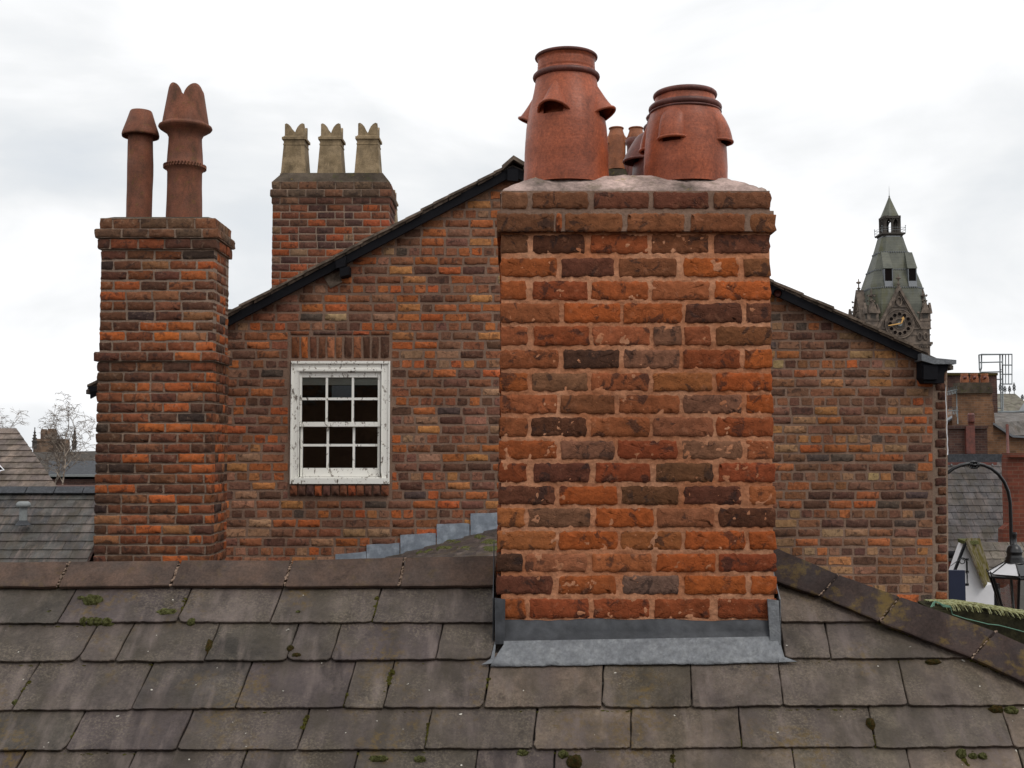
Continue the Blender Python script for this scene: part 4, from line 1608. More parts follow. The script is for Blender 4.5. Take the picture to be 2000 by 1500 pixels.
# ------------------------------------------------------------------ generic brick stack
def stack(parent, name, xl, xr, yf, depth, courses, kit_, pal, mort_mat, rng, label=None, yb_jit=0.0, singles=300, bondh=4):
    """courses: list of (ztop, zbottom, outset). returns the chimney body"""
    c = MB()
    zt_ = courses[0][0]
    zb2 = courses[-1][1] - 1.0
    c.box((xl + .004, yf + .0035, zb2), (xr - .004, yf + depth - .0035, zt_ - .004))
    body = c.build(name, mort_mat, parent)
    if label: tag(body, label)
    # mortar cores of the projecting courses
    for zt2, zbb, o_ in courses:
        if o_ > 0.004:
            MBc.append((xl - o_ + .008, yf - o_ + .008, zbb - .004, xr + o_ - .008, yf + depth + o_ - .008, zt2 + .004))
    for q in MBc:
        cm_ = MB()
        cm_.box(q[:3], q[3:])
        cm_.build('corbel_mortar', mort_mat, body)
    MBc.clear()
    jn = MB()
    cnt = 0
    for ci, (zt2, zbb, o_) in enumerate(courses):
        h = zt2 - zbb
        zc = (zt2 + zbb) / 2
        x0_, x1_, y0_, y1_ = xl - o_, xr + o_, yf - o_, yf + depth + o_
        s_ = rng.uniform(-.003, .003)
        for face in range(4):
            if face == 0: L_, = (x1_ - x0_,)
            elif face == 1: L_, = (y1_ - y0_ - 0.226,)
            elif face == 2: L_, = (x1_ - x0_,)
            else: L_, = (y1_ - y0_ - 0.226,)
            t_ = 0.0
            first = (ci % 2 == (1 if face % 2 else 0))
            while t_ < L_ - 0.03:
                bw = 0.106 if first else 0.222 * rng.uniform(.96, 1.03)
                if not first and rng.random() < 0.1: bw = 0.106
                first = False
                if t_ + bw > L_ - 0.05: bw = L_ - t_
                cc_ = pick(rng, pal)
                if ci < 3 and courses[0][2] >= 0:
                    g_ = lin((92, 78, 64)) if ci < 2 else lin((90, 62, 52))
                    k_ = .28 if ci < 2 else .5
                    cc_ = (cc_[0] * k_ + g_[0] * (1 - k_), cc_[1] * k_ + g_[1] * (1 - k_), cc_[2] * k_ + g_[2] * (1 - k_), 1)
                m_ = t_ + bw / 2
                if face == 0: pos = (x0_ + m_, y0_, 0.0)
                elif face == 1: pos = (x1_, y0_ + .113 + m_, math.pi / 2)
                elif face == 2: pos = (x1_ - m_, y1_, math.pi)
                else: pos = (x0_, y1_ - .113 - m_, -math.pi / 2)
                use = (face == 0 or face == 1 and xr < 0.5 or face == 3 and xl > 1.0)
                jt = rng.uniform(-.0035, .0025)
                dx, dy = (0, jt) if face in (0, 2) else (jt, 0)
                single_ = use and cnt < singles
                kit_.put(body, pos[0] + dx, pos[1] + dy, zc + rng.uniform(-.002, .002), bw - .002, h * rng.uniform(.94, 1.03), pos[2], cc_, joined=None if single_ else jn, roll=rng.uniform(-.01, .01))
                cnt += single_
                t_ += bw + 0.0115
    if jn.v:
        oj_ = jn.build('brick', kit_.mat, body)
        oj_.color = BLACK
        tag(oj_, kind='stuff')
    return body


MBc = []

# ================================================================== LEFT CHIMNEY
DL = 9.8
kl = BrickKit(M['brick'], {'s': (0.215, 0.074), 'h': (0.104, 0.074)}, 0.1, 6, 21, 0.0055, 0.009, 20)
crs = []
y = 469.0
ystep = 19.9
crs.append((zz(427, DL), zz(447, DL), 0.012))
crs.append((zz(449, DL), zz(465, DL), 0.045))
crs.append((zz(468, DL), zz(486, DL), 0.026))
y = 489
while y < 1240:
    o_ = 0.0
    if 686 < y + 8 < 706: o_ = 0.036
    elif y > 700: o_ = 0.01
    crs.append((zz(y + 1, DL), zz(y + 17.4, DL), o_))
    y += 19.85
rl = random.Random(31)
lc = thing('chimney_stack', (xx(300, DL), DL + .25, zz(1280, DL)), 'dark orange brick chimney on the left carrying a capped pot and a crown pot', 'chimney')
xl_, xr_ = xx(189, DL), xx(413, DL)
lbody = stack(lc, 'stack', xl_, xr_, DL, 0.52, crs, kl, PAL_LEFT, M['mortar_dark'], rl)
fl = MB()
zt0 = zz(428, DL)
zt1 = zt0 + 0.035
a_, b_, c_, d2 = xl_ - .01, xr_ + .01, DL - .01, DL + .53
fl.add([(a_, c_, zt0), (b_, c_, zt0), (b_, d2, zt0), (a_, d2, zt0), (a_ + .09, c_ + .09, zt1), (b_ - .09, c_ + .09, zt1), (b_ - .09, d2 - .09, zt1), (a_ + .09, d2 - .09, zt1)],
       [(0, 1, 5, 4), (1, 2, 6, 5), (2, 3, 7, 6), (3, 0, 4, 7), (4, 5, 6, 7)])
fl.build('flaunching', M['flaunching_grey'], lc)
DLp = DL + .26
SL = F / DLp


def pot_thing(name, mb, mat, parent, label):
    o_ = mb.build(name, mat, parent)
    if label: tag(o_, label)
    return o_


p1 = MB()
c0 = Vector((xx(263, DLp), DLp, zz(425, DLp)))
body_p = [(25, 432), (25, 425), (25, 400), (24.5, 370), (25, 340), (25, 320), (24.5, 300), (24, 275), (23.5, 255), (22, 240)]
p1.lathe(c0, resample([(r / SL, (425 - y_) / SL) for r, y_ in body_p], .03), 36, wob=.006, seed=3)
cap = [(34, 262), (35.5, 264), (36, 260), (35, 255), (28, 235), (21.5, 214), (20, 212), (17, 214), (24, 240)]
pot_thing('chimney_pot', p1, M['terracotta_old'], lc, 'thin plain clay pot under a tapered cap, leftmost pot')
p2 = MB()
c0 = Vector((xx(352, DLp), DLp, zz(420, DLp)))
bp = [(35, 432), (35, 420), (34.5, 395), (33.5, 365), (33.5, 335), (36, 331), (39, 328), (40, 325), (38, 321), (35, 320), (34, 300), (32.5, 280), (32, 266), (36, 258), (44, 253), (50, 249), (52, 246), (51, 243), (46, 241), (45, 238)]
p2.lathe(c0, [(r / SL, (420 - y_) / SL) for r, y_ in bp], 60, wob=.004, seed=9)
# rope mould
for k in range(40):
    an = 2 * math.pi * k / 40
    pts = [c0 + Vector((math.cos(an + q * .08) * 40 / SL, math.sin(an + q * .08) * 40 / SL, (420 - 328 + q * 3.2) / SL)) for q in range(3)]
    p2.tube(pts, 1.6 / SL, 5)
# the scalloped crown
nph, nzv = 96, 10
for inner_ in (0, 1):
    vs = []
    for j in range(nzv + 1):
        for k in range(nph):
            an = 2 * math.pi * k / nph
            sc = ((an + math.radians(84)) % (math.pi / 2)) / (math.pi / 2)
            topy = 200 - 38 * (math.sin(sc * math.pi)) ** 0.42
            yy = 238 + (topy - 238) * j / nzv
            r = (45 - 12.5 * (238 - yy) / 76) - inner_ * 3.5
            vs.append(c0 + Vector((r / SL * math.cos(an), r / SL * math.sin(an), (420 - yy) / SL)))
    fs = [(j * nph + k, j * nph + (k + 1) % nph, (j + 1) * nph + (k + 1) % nph, (j + 1) * nph + k) for j in range(nzv) for k in range(nph)]
    p2.add(vs, fs if not inner_ else [f[::-1] for f in fs], True)
    if inner_:
        # rim between the two skins
        b0 = len(p2.v) - 2 * len(vs)
        nvv = len(vs)
        for k in range(nph):
            i1, i2 = b0 + nzv * nph + k, b0 + nzv * nph + (k + 1) % nph
            p2.f.append((i1, i2, i2 + nvv, i1 + nvv))
            p2.sm.append(False)
            p2.c.append(None)
pot_thing('chimney_pot', p2, M['terracotta_old'], lc, 'tall clay pot with a scalloped crown and rope band')

p3 = MB()
c0 = Vector((xx(263, DLp), DLp, zz(425, DLp)))
p3.lathe(c0, [(r / SL, (425 - y_) / SL) for r, y_ in cap], 36, wob=.003, seed=5)
p3.build('pot_cap', M['terracotta_old'], lc)

# ================================================================== BACK CHIMNEY (three buff pots)
DK = 14.6
kb = BrickKit(M['brick'], {'s': (0.218, 0.075), 'h': (0.106, 0.075)}, 0.09, 4, 41, 0.003, 0.010, 12)
crs = [(zz(355, DK), zz(369, DK), 0.01), (zz(371, DK), zz(384, DK), 0.028), (zz(386, DK), zz(398, DK), 0.012)]
y = 400
while y < 640:
    crs.append((zz(y, DK), zz(y + 12.6, DK), 0))
    y += 14.5
xl_, xr_ = xx(526, DK), xx(757, DK)
rk = random.Random(8)
bbody = stack(gab, 'chimney', xl_, xr_, DK, 0.75, crs, kb, PAL_BACK, M['mortar_dark'], rk, label='sooty red brick chimney behind the roof slope with three buff pots')
ff = MB()
zt0 = zz(356, DK)
zt1 = zz(344, DK + .3)
ff.add([(xl_ - .01, DK - .01, zt0), (xr_ + .01, DK - .01, zt0), (xr_ + .01, DK + .76, zt0), (xl_ - .01, DK + .76, zt0), (xl_ + .1, DK + .12, zt1), (xr_ - .1, DK + .12, zt1), (xr_ - .1, DK + .62, zt1), (xl_ + .1, DK + .62, zt1)],
       [(0, 1, 5, 4), (1, 2, 6, 5), (2, 3, 7, 6), (3, 0, 4, 7), (4, 5, 6, 7)])
ff.build('flaunching', M['flaunching_grey'], bbody)


def square_pot(cx, cyd, zbase, s, mat, parent, label=None, rot=0.0, H=105.0):
    """tapered square pot with a collar and an M-shaped notch in each face; s = metres per unit"""
    m_ = MB()
    def ring_box(h0, h1, a0, a1):
        vs = []
        for (h, a) in ((h0, a0), (h1, a1)):
            for sx_, sy_ in ((-1, -1), (1, -1), (1, 1), (-1, 1)):
                vs.append((sx_ * a * s, sy_ * a * s, h * s))
        m_.add(vs, [(0, 1, 5, 4), (1, 2, 6, 5), (2, 3, 7, 6), (3, 0, 4, 7), (0, 3, 2, 1), (4, 5, 6, 7)])
    ring_box(-3, 4, 26.5, 26)
    ring_box(4, 62, 24.8, 20.8)
    ring_box(62, 65, 21.6, 21.6)
    ring_box(65, 73, 20.5, 21)
    ring_box(73, 78, 23.8, 23.8)
    ring_box(78, 81, 22.2, 20)
    prof = [(-19, 81), (19, 81), (19, 105), (15.5, 106.5), (11, 104), (6.5, 99), (3.5, 93), (1.5, 87.5), (0, 86), (-1.5, 87.5), (-3.5, 93), (-6.5, 99), (-11, 104), (-15.5, 106.5), (-19, 105)]
    for q in range(4):
        an = q * math.pi / 2
        ca, sa = math.cos(an), math.sin(an)
        eps = 0.06 * q
        pts = [Vector((ca * x * s - sa * (-19.2 + eps) * s, sa * x * s + ca * (-19.2 + eps) * s, z * s)) for x, z in prof]
        m_.prism(pts, Vector((-sa * 3.2 * s, ca * 3.2 * s, 0)))
    o_ = m_.build('chimney_pot', mat)
    o_.location = (cx, cyd, zbase)
    o_.rotation_euler = (0, 0, rot)
    adopt(o_, parent)
    if label: tag(o_, label)
    return o_


DKp = DK + .37
for px, by in ((572, 348), (643, 348), (716, 347)):
    square_pot(xx(px, DKp), DKp, zz(by, DKp), DKp / F * .985, M['buff'], bbody, rot=-.03 + .02 * rk.random())
# a further stack just showing right of it
DK2 = 18.5
st2 = MB()
st2.box((xx(700, DK2), DK2, -3), (xx(764, DK2), DK2 + .6, zz(448, DK2)))
o_ = st2.build('chimney', M['fb_dark'], gab)
square_pot(xx(751, DK2), DK2 + .3, zz(449, DK2), DK2 / F * .8, M['buff'], o_)

# ridge chimney behind the broad one
DJ = 17.0
st3 = MB()
st3.box((xx(1150, DJ), DJ, 0), (xx(1285, DJ), DJ + .8, zz(352, DJ)))
st3.box((xx(1146, DJ), DJ - .04, zz(352, DJ)), (xx(1289, DJ), DJ + .84, zz(331, DJ)))
rj = st3.build('chimney', M['flaunching_grey'], gab)
sj = F / (DJ + .4)
for px, hd_ in ((1207, [toward + math.radians(q) for q in (-75, 0 + 75, 180)]), (1246, [toward + math.radians(q) for q in (-95, 10, 120)])):
    pj = [(r / sj, (332 - y_) / sj) for r, y_ in [(17.5, 332), (18, 300), (18.5, 278), (17.5, 266), (14, 256), (13, 250)]]
    louvred_pot(rj, (xx(px, DJ + .4), DJ + .4, zz(332, DJ + .4)), pj, hd_, (332 - 280) / sj, (332 - 264) / sj, math.radians(22), 5 / sj, [((332 - 249) / sj, 13.4 / sj, 1.6 / sj)], M['orange_clay'], M['orange_clay'], n=48, lipr=.006)
# scooped cowl pot between them, sooty red
cj = MB()
cj.lathe((xx(1243, DJ - .5), DJ - .5, zz(372, DJ - .5)), [(12 / sj, 0), (12 / sj, 60 / sj), (14 / sj, 84 / sj), (17 / sj, 88 / sj), (17 / sj, 96 / sj), (13 / sj, 99 / sj)], 32)
fcx = Vector((xx(1243, DJ - .5), DJ - .5, zz(372, DJ - .5)))
cj.build('chimney_pot', M['terracotta_dark'], rj)
cj = MB()
cj.prism([fcx + Vector((-12 / sj, 0, 30 / sj)), fcx + Vector((-12 / sj, 0, 52 / sj)), fcx + Vector((-20 / sj, 0, 60 / sj)), fcx + Vector((-21 / sj, 0, 56 / sj))], (0, .08, 0))
cj.build('cowl_spout', M['terracotta_dark'], rj)

finish_pots()

# ================================================================== HOUSES ACROSS THE STREET, mirrored in the window panes
op = thing('house', (0, -16, -9), 'brick terrace across the street behind the viewer, mirrored in the window panes', 'house')
q = MB()
q.box((-26, -20, -9), (26, -14, 2.2))
q.build('wall', M['fb_orange'], op)
q = MB()
q.prism([(-26.3, -13.7, 2.1), (-26.3, -17, 4.6), (-26.3, -20.3, 2.1)], (52.6, 0, 0))
q.build('roof', M['stone_dark'], op)

# ================================================================== LAMP
DM = 11.9
lamp = thing('street_lamp', P(1975, 1195, DM), 'black lantern hanging from an arched swan-neck bracket beside the gable wall', 'lamp')
br = MB()
pts = [P(1842, 935, DM), P(1850, 924, DM), P(1862, 915, DM), P(1876, 909, DM), P(1890, 906, DM), P(1904, 905, DM), P(1920, 908, DM), P(1936, 915, DM), P(1950, 926, DM), P(1961, 941, DM), P(1969, 960, DM), P(1973, 982, DM), P(1974, 1010, DM), P(1975, 1050, DM), P(1976, 1072, DM)]
br.tube([P(1700, 935, DM + .3)] + pts[:1] + pts[1:], [0.018] * len(pts) + [0.018], 12)
br.build('bracket', M['cast_iron'], lamp)
kn = MB()
kc = P(1902, 908, DM)
for dx, r_ in ((-.045, .027), (-.03, .036), (0.0, .022), (.03, .036), (.045, .027)):
    kn.tube([kc + Vector((dx - .006, 0, 0)), kc + Vector((dx + .006, 0, 0))], r_, 14)
for an in range(6):
    a6 = an * math.pi / 3
    p = kc + Vector((0, math.cos(a6) * .035, math.sin(a6) * .035))
    kn.tube([p - Vector((.03, 0, 0)), p + Vector((0, 0, .0)), p + Vector((.03, 0, 0))], [.008, .013, .008], 8)
kn.build('knuckle', M['cast_iron'], lamp)
sm_ = DM / F
lcx, lcz = xx(1976, DM), zz(1072, DM)
cr = MB()
cr.lathe((lcx, DM, lcz), [(r * sm_, (1072 - y_) * sm_) for r, y_ in [(5, 1040), (6, 1044), (5, 1048), (5, 1062), (8, 1064), (12, 1068), (14, 1073), (15, 1077), (15.5, 1078), (14, 1080), (14, 1086), (17, 1090), (16, 1092), (19, 1095), (18, 1097), (20, 1099)]], 32)
cr.build('crown', M['cast_iron'], lamp)
hx = MB()
gl = MB()
fr = MB()
n6 = 6
def hexp(rad, yy, k): 
    an = math.radians(15) + k * math.pi / 3
    return Vector((lcx + rad * sm_ * math.cos(an), DM + rad * sm_ * math.sin(an), lcz + (1072 - yy) * sm_))
roofp = []
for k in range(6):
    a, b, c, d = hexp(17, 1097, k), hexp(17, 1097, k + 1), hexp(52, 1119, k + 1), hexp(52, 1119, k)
    MB().add([a, b, c, d], [(0, 1, 2, 3)]).build('roof_panel', M['iron_gloss'] if k in (1, 4) else M['white_gloss'], lamp)  # front and back facets gloss black, the others glossy white
    c2, d2_ = hexp(50, 1127, k + 1), hexp(50, 1127, k)
    fr.add([d, c, c2, d2_], [(0, 1, 2, 3)])
    fr.tube([hexp(49, 1126, k), hexp(20, 1215, k)], 0.014, 6)
    fr.tube([hexp(17, 1097, k), hexp(52, 1119, k)], 0.008, 6)
    fr.tube([hexp(50, 1124, k), hexp(50, 1124, k + 1)], 0.017, 8)
    fr.tube([hexp(20, 1215, k), hexp(20, 1215, k + 1)], 0.011, 6)
    fr.tube([hexp(52, 1121, k), hexp(55, 1114, k)], [.012, .004], 6)
    a, b, c, d = hexp(47, 1128, k), hexp(47, 1128, k + 1), hexp(19, 1213, k + 1), hexp(19, 1213, k)
    MB().add([a, b, c, d], [(0, 1, 2, 3)]).build('pane', M['glass'], lamp)
fr.build('frame', M['cast_iron'], lamp)

# white cable down the corner of the gable house
cb = MB()
pts = []
for i in range(14):
    pts.append(P(1846.5 + i * .35 + rv.uniform(-.6, .6), 752 + i * 10.5, DG + .08))
cb.tube(pts, 0.005, 6)
tag(cb.build('cable', M['white_wall']), 'thin white cable running down the corner of the brown gable house', 'cable')

# ================================================================== MOSSY PARAPET WALL (right)
DQ = 8.6
par = thing('parapet_wall', P(1930, 1300, DQ), 'low dark wall with a thick fringe of pale green moss, under the lantern', 'wall')
pw = MB()
ptop = [(1820, 1184), (1880, 1184), (1940, 1193), (2000, 1203), (2150, 1228)]
t0 = [P(x, y, DQ + .0) for x, y in ptop]
for a, b in zip(t0[:-1], t0[1:]):
    pw.prism([a + Vector((0, .3, 0)), b + Vector((0, .3, 0)), b + Vector((0, -.04, -.03)), a + Vector((0, -.04, -.03))], (0, 0, -7))
pw.build('wall_body', M['wall_dark'], par)
msb = MB()
rm_ = random.Random(3)
for i in range(900):
    f = rm_.random()
    x = 1826 + f * 320
    # interpolate the top line
    yy = ptop[0][1]
    for (xa, ya1), (xb, yb1) in zip(ptop[:-1], ptop[1:]):
        if xa <= x <= xb: yy = ya1 + (yb1 - ya1) * (x - xa) / (xb - xa)
    v = rm_.random()
    base = P(x, yy, DQ + .0) + Vector((0, .25 - .3 * v, 0.012 + .01 * math.sin(v * 3)))
    L_ = rm_.uniform(.03, .075)
    p = [base]
    dr = Vector((rm_.uniform(.5, 1), rm_.uniform(-.6, .1), rm_.uniform(-.05, .1))).normalized()
    for q in range(3):
        p.append(p[-1] + dr * L_ / 3 + Vector((0, 0, -.003 * q - (.012 * q if v > .85 else 0))))
    msb.tube(p, [.005, .0075, .006, .002], 4)
o_ = msb.build('moss_strands', M['strand_moss'], par)
tag(o_, kind='stuff')
cb = MB()
pts = [P(x, y, DQ - .07) for x, y in ((1860, 1200), (1885, 1208), (1910, 1214), (1930, 1219), (1950, 1221), (1970, 1226), (2000, 1234), (2060, 1250))]
cb.tube(pts, .0035, 6)
for q in range(3):
    cb.tube([P(1818 + q * 3, 1186 - q, DQ - .2), P(1822 + q * 2, 1177 - 2 * q, DQ - .2), P(1832 + q * 2, 1176 + q * 2, DQ - .19), P(1842, 1181 + 2 * q, DQ - .2), P(1856, 1184 + q, DQ - .2), P(1860, 1200, DQ - .07)], .003, 6)
tag(cb.build('string', M['green_string']), 'thin green string looped along the mossy wall', 'string')


# ================================================================== FAR LEFT ROOFS
def plane_roof(parent, pA_, pB_, up, rows_, rowh, width_px, mat, cols, fine=0.08, h0=.02, jit=0.02, first=True, sl='slate', skew=0.0):
    """slates laid on a plane: eave line pA_->pB_, up = unit vector up the slope"""
    U_ = (pB_ - pA_)
    Lw = U_.length
    U_ = U_.normalized()
    N_ = U_.cross(up).normalized()
    if N_.z < 0: N_ = -N_
    rp_ = lambda a, b, c: pA_ + U_ * a + up * b + N_ * c
    for r in range(rows_):
        u = -(0.5 if r % 2 else 0) * width_px
        while u < Lw:
            wd = width_px * rs.uniform(1 - jit, 1 + jit)
            a, b = max(0, u), min(Lw, u + wd)
            if b - a > 0.02:
                o_ = slate(a, b, r * rowh, r * rowh, (r + 1) * rowh + .03, parent, rs.choice(cols), mat, rp=rp_, cl=False, fine=fine, h0=h0, h1=.004, skew=skew, thick=h0 * .8, chip=False)
                if o_ and sl != 'slate':
                    o_.name = sl
            u += wd


# slate roof with vent
DV = 26.0
vh = thing('house', P(60, 1300, DV - 1), 'grey slate roofed house at the left edge, with a small grey vent on its slope', 'house')
upv = Vector((0, math.cos(math.radians(38)), math.sin(math.radians(38))))
zr = P(90, 962, DV)
nrow = 12
rh = 0.27
eave = zr - upv * (nrow * rh)
xL, xR = -16.0, xx(230, DV)
plane_roof(vh, Vector((xL, eave.y, eave.z)), Vector((xR, eave.y, eave.z)), upv, nrow, rh, 0.42, M['slate_far'], [(64, 64, 62), (70, 68, 66), (60, 58, 58), (72, 70, 67), (66, 62, 57)], fine=.1, h0=.028)
bx_ = MB()
bx_.prism([Vector((xL, eave.y, eave.z - .02)), Vector((xR, eave.y, eave.z - .02)), Vector((xR, zr.y, zr.z - .02)), Vector((xL, zr.y, zr.z - .02))], (0, 0, -.1))
bx_.box((xL + .1, eave.y + .2, -9), (xR - .1, zr.y + 3, eave.z - .1))
bx_.prism([Vector((xL, zr.y, zr.z - .02)), Vector((xR, zr.y, zr.z - .02)), Vector((xR, zr.y + 2.6, zr.z - 2)), Vector((xL, zr.y + 2.6, zr.z - 2))], (0, 0, -.1))
bx_.build('house_body', M['fb_dark'], vh)
x = xL
while x < xR:
    c_ = MB()
    Lt = 0.62
    zc = zz(950, DV)
    c_.prism([Vector((x, DV - .16, zr.z + .0)), Vector((x, DV, zc)), Vector((x, DV + .16, zr.z + .0)), Vector((x, DV + .13, zr.z - .02)), Vector((x, DV, zc - .04)), Vector((x, DV - .13, zr.z - .03))], (Lt, 0, 0))
    c_.build('ridge_tile', M['lead_dark'], vh)
    x += Lt + .02
vt = thing('roof_vent', P(45, 1018, 24.9), 'grey mushroom-topped vent pipe on the far left slate roof', 'vent')
vb = P(45, 1018, 24.9)
sv_ = 24.9 / F
v_ = MB()
v_.lathe(vb - Vector((0, 0, .1)), [(7.5 * sv_, 0), (7.5 * sv_, 28 * sv_ + .1)], 20)
v_.build('pipe', M['grey_plastic'], vt)
v_ = MB()
v_.lathe(vb, [(8 * sv_, 27 * sv_), (13 * sv_, 28 * sv_), (13.5 * sv_, 32 * sv_), (12 * sv_, 36 * sv_), (9 * sv_, 38 * sv_), (.001, 38.5 * sv_)], 20)
v_.build('cap', M['grey_plastic'], vt)
v_ = MB()
v_.lathe(vb - Vector((0, 0, .08)), [(15 * sv_, 0), (10 * sv_, .06), (7.6 * sv_, .1)], 20)
v_.build('collar', M['lead_dark'], vt)

# brown tiled roof behind, its hip edge falling to the right
DT = 34.0
th = thing('house', P(-60, 1300, DT), 'house with pale brown tiled roof and a skylight, at the far left edge', 'house')
upt = Vector((0, math.cos(math.radians(32)), math.sin(math.radians(32))))
e_l = P(-90, 952, DT)
e_r = P(112, 952, DT)
nr_ = 10
rhh = 0.335
Lw = (e_r - e_l).length
NT_ = Vector((1, 0, 0)).cross(upt).normalized()
if NT_.z < 0: NT_ = -NT_
def tp(a, b, c): return e_l + Vector((1, 0, 0)) * a + upt * b + NT_ * c
hip_fall = 0.36 * 2.1
for r in range(nr_):
    maxu = Lw + .3 - r * rhh * 0.735
    u = -(0.2 if r % 2 else 0)
    while u < maxu:
        a, b = max(0, u), min(maxu, u + 0.38)
        if b - a > .05:
            o_ = slate(a, b, r * rhh, r * rhh, (r + 1) * rhh + .03, th, rs.choice([(112, 98, 88), (104, 92, 83), (120, 105, 94), (98, 86, 80)]), M['slate_far'], rp=tp, cl=((Lw, 0), (1, .735)), fine=.2, h0=.04, h1=.006, skew=0.0, thick=.03, chip=False)
        u += 0.38
d_ = MB()
d_.prism([tp(0, 0, -.02), tp(Lw - .05, 0, -.02), tp(Lw - nr_ * rhh * .735 - .05, nr_ * rhh, -.02), tp(0, nr_ * rhh, -.02)], (0, 0, -.15))
d_.box((e_l.x - 4, e_l.y + .3, -9), (e_r.x - .3, e_l.y + 6, e_l.z - .1))
d_.build('house_body', M['fb_dark'], th)
sk = MB()
pk = [P(-20, 885, 35), P(2, 904, 34.9), P(15, 918, 34.7), P(8, 920, 34.6), P(-20, 905, 34.6)]
sk.prism([p + Vector((0, -.3, 0)) for p in pk], (0, .1, .0))
sk.build('skylight', M['white_wall'], th)
sk = MB()
pk = [P(-20, 890, 34.4), P(0, 907, 34.3), P(11, 917, 34.2), P(5, 918, 34.2), P(-20, 903, 34.2)]
sk.prism([p + Vector((0, -.2, 0)) for p in pk], (0, .05, .0))
sk.build('skylight_glass', M['near_black'], th)

# church group far left
DCH = 95.0
ch = thing('church', P(90, 1000, DCH), 'distant church on the left with dark roof, pinnacles and a stubby tan tower', 'church')
c_ = MB()
c_.prism([P(30, 884, DCH), P(230, 880, DCH), P(230, 930, DCH - 8), P(30, 930, DCH - 8)], (0, 0, -.3))
c_.build('roof', M['stone_dark'], ch)
c_ = MB()
a, b = P(20, 1000, DCH - 7), P(240, 931, DCH - 7)
c_.box((a.x, DCH - 7.8, -9), (b.x, DCH + 8, b.z - .3))
c_.build('wall', M['fb_dark'], ch)
tw = MB()
def pbx(mb, x0, x1, y0, y1, d, th_):
    a, b = P(x0, y1, d), P(x1, y0, d)
    mb.box((a.x, d, a.z), (b.x, d + th_, b.z))
DCT = 105
pbx(tw, 64, 112, 862, 900, DCT, 3)
pbx(tw, 68, 110, 857, 862, DCT - .1, 3.2)
tw.build('tower', M['church_stone'], ch)
tw = MB()
for x0, x1, yt in ((79, 88, 838), (92, 105, 837)):
    pbx(tw, x0, x1, yt + 3, 858, DCT + .5, .8)
    pbx(tw, x0 + 1, x1 - 1, yt, yt + 3, DCT + .6, .6)
tw.build('turret', M['church_stone'], ch)
def pinnacle(mb, px, ybase, ytop_, d, w_):
    s_ = d / F
    c = Vector((xx(px, d), d, zz(ybase, d)))
    H_ = (ybase - ytop_) * s_
    pr_ = [(w_ * 1.0, 0), (w_ * 1.0, H_ * .3), (w_ * 1.25, H_ * .31), (w_ * 1.25, H_ * .36), (w_ * .8, H_ * .38), (w_ * .45, H_ * .65), (w_ * .15, H_ * .92), (w_ * .35, H_ * .94), (w_ * .02, H_)]
    n0 = len(mb.sm)
    mb.lathe(c, [(r * s_, z) for r, z in pr_], 8)
    for i in range(n0, len(mb.sm)): mb.sm[i] = False
    for q in range(3):
        zq = H_ * (.45 + .14 * q)
        rq = w_ * (.75 - .2 * q) * s_
        for k in range(4):
            a4 = k * math.pi / 2 + .4
            mb.tube([c + Vector((math.cos(a4) * rq * .6, math.sin(a4) * rq * .6, zq)), c + Vector((math.cos(a4) * rq * 1.25, math.sin(a4) * rq * 1.25, zq + .3 * s_ * w_))], .25 * w_ * s_, 4)
for px, yb_, yt in ((29, 882, 843), (67, 876, 834), (145, 878, 830)):
    q = MB()
    pinnacle(q, px, yb_, yt, DCT - 2, 4.6)
    q.build('pinnacle', M['stone_dark'], ch)
# terrace roof and wall between church and slate roof
th2 = thing('house', P(150, 1000, 60), 'far dark roofed terrace with pale gutter, in front of the church', 'house')
q = MB()
q.prism([P(95, 900, 62), P(235, 900, 62), P(235, 928, 60), P(95, 928, 60)], (0, 0, -.2))
q.build('roof', M['lead_dark'], th2)
q = MB()
pbx(q, 95, 235, 931, 1000, 60, 4)
q.build('wall', M['fb_dark'], th2)
q = MB()
pbx(q, 95, 235, 927, 931, 59.8, .3)
q.build('gutter', M['grey_plastic'], th2)


# bare birches
def birch(px, ybase, ytop_, d, seed, label, spread=1.0):
    r_ = random.Random(seed)
    root = thing('birch_tree', P(px, ybase, d), label, 'tree', 'bare birch trees in the distance')
    s_ = d / F
    tr = MB()
    tw_ = MB()
    H_ = (ybase - ytop_) * s_
    base = P(px, ybase, d)
    def grow(p, dr, L_, rad, lev, mb):
        pts = [p]
        rr = [rad]
        n_ = 5
        cur = dr.copy()
        for i in range(n_):
            cur = (cur + Vector((r_.uniform(-.2, .2), r_.uniform(-.2, .2), r_.uniform(-.08, .12) if lev < 3 else r_.uniform(-.25, .02)))).normalized()
            pts.append(pts[-1] + cur * L_ / n_)
            rr.append(rad * (1 - .75 * (i + 1) / n_))
        mb.tube(pts, rr, 5 if lev < 2 else 3, caps=False)
        if lev >= 4: return
        for i in range({0: 9, 1: 6, 2: 5, 3: 3}[lev]):
            k_ = r_.uniform(.25, 1.0)
            ii = min(n_ - 1, int(k_ * n_))
            q_ = pts[ii].lerp(pts[ii + 1], k_ * n_ - ii if ii < n_ else 1)
            an = r_.uniform(0, 6.28)
            out_ = Vector((math.cos(an), math.sin(an), r_.uniform(.2, 1.0) if lev < 2 else r_.uniform(-.5, .6))).normalized()
            nd = (cur * .6 + out_ * .8 * spread).normalized()
            grow(q_, nd, L_ * r_.uniform(.35, .6), max(rad * .42, .011), lev + 1, tw_ if lev >= 1 else tr)
    grow(base, Vector((r_.uniform(-.1, .1), 0, 1)), H_ * .8, .16 * H_ / 12, 0, tr)
    tr.build('trunk', M['bark'], root)
    o_ = tw_.build('crown', M['bark'], root)
    return root


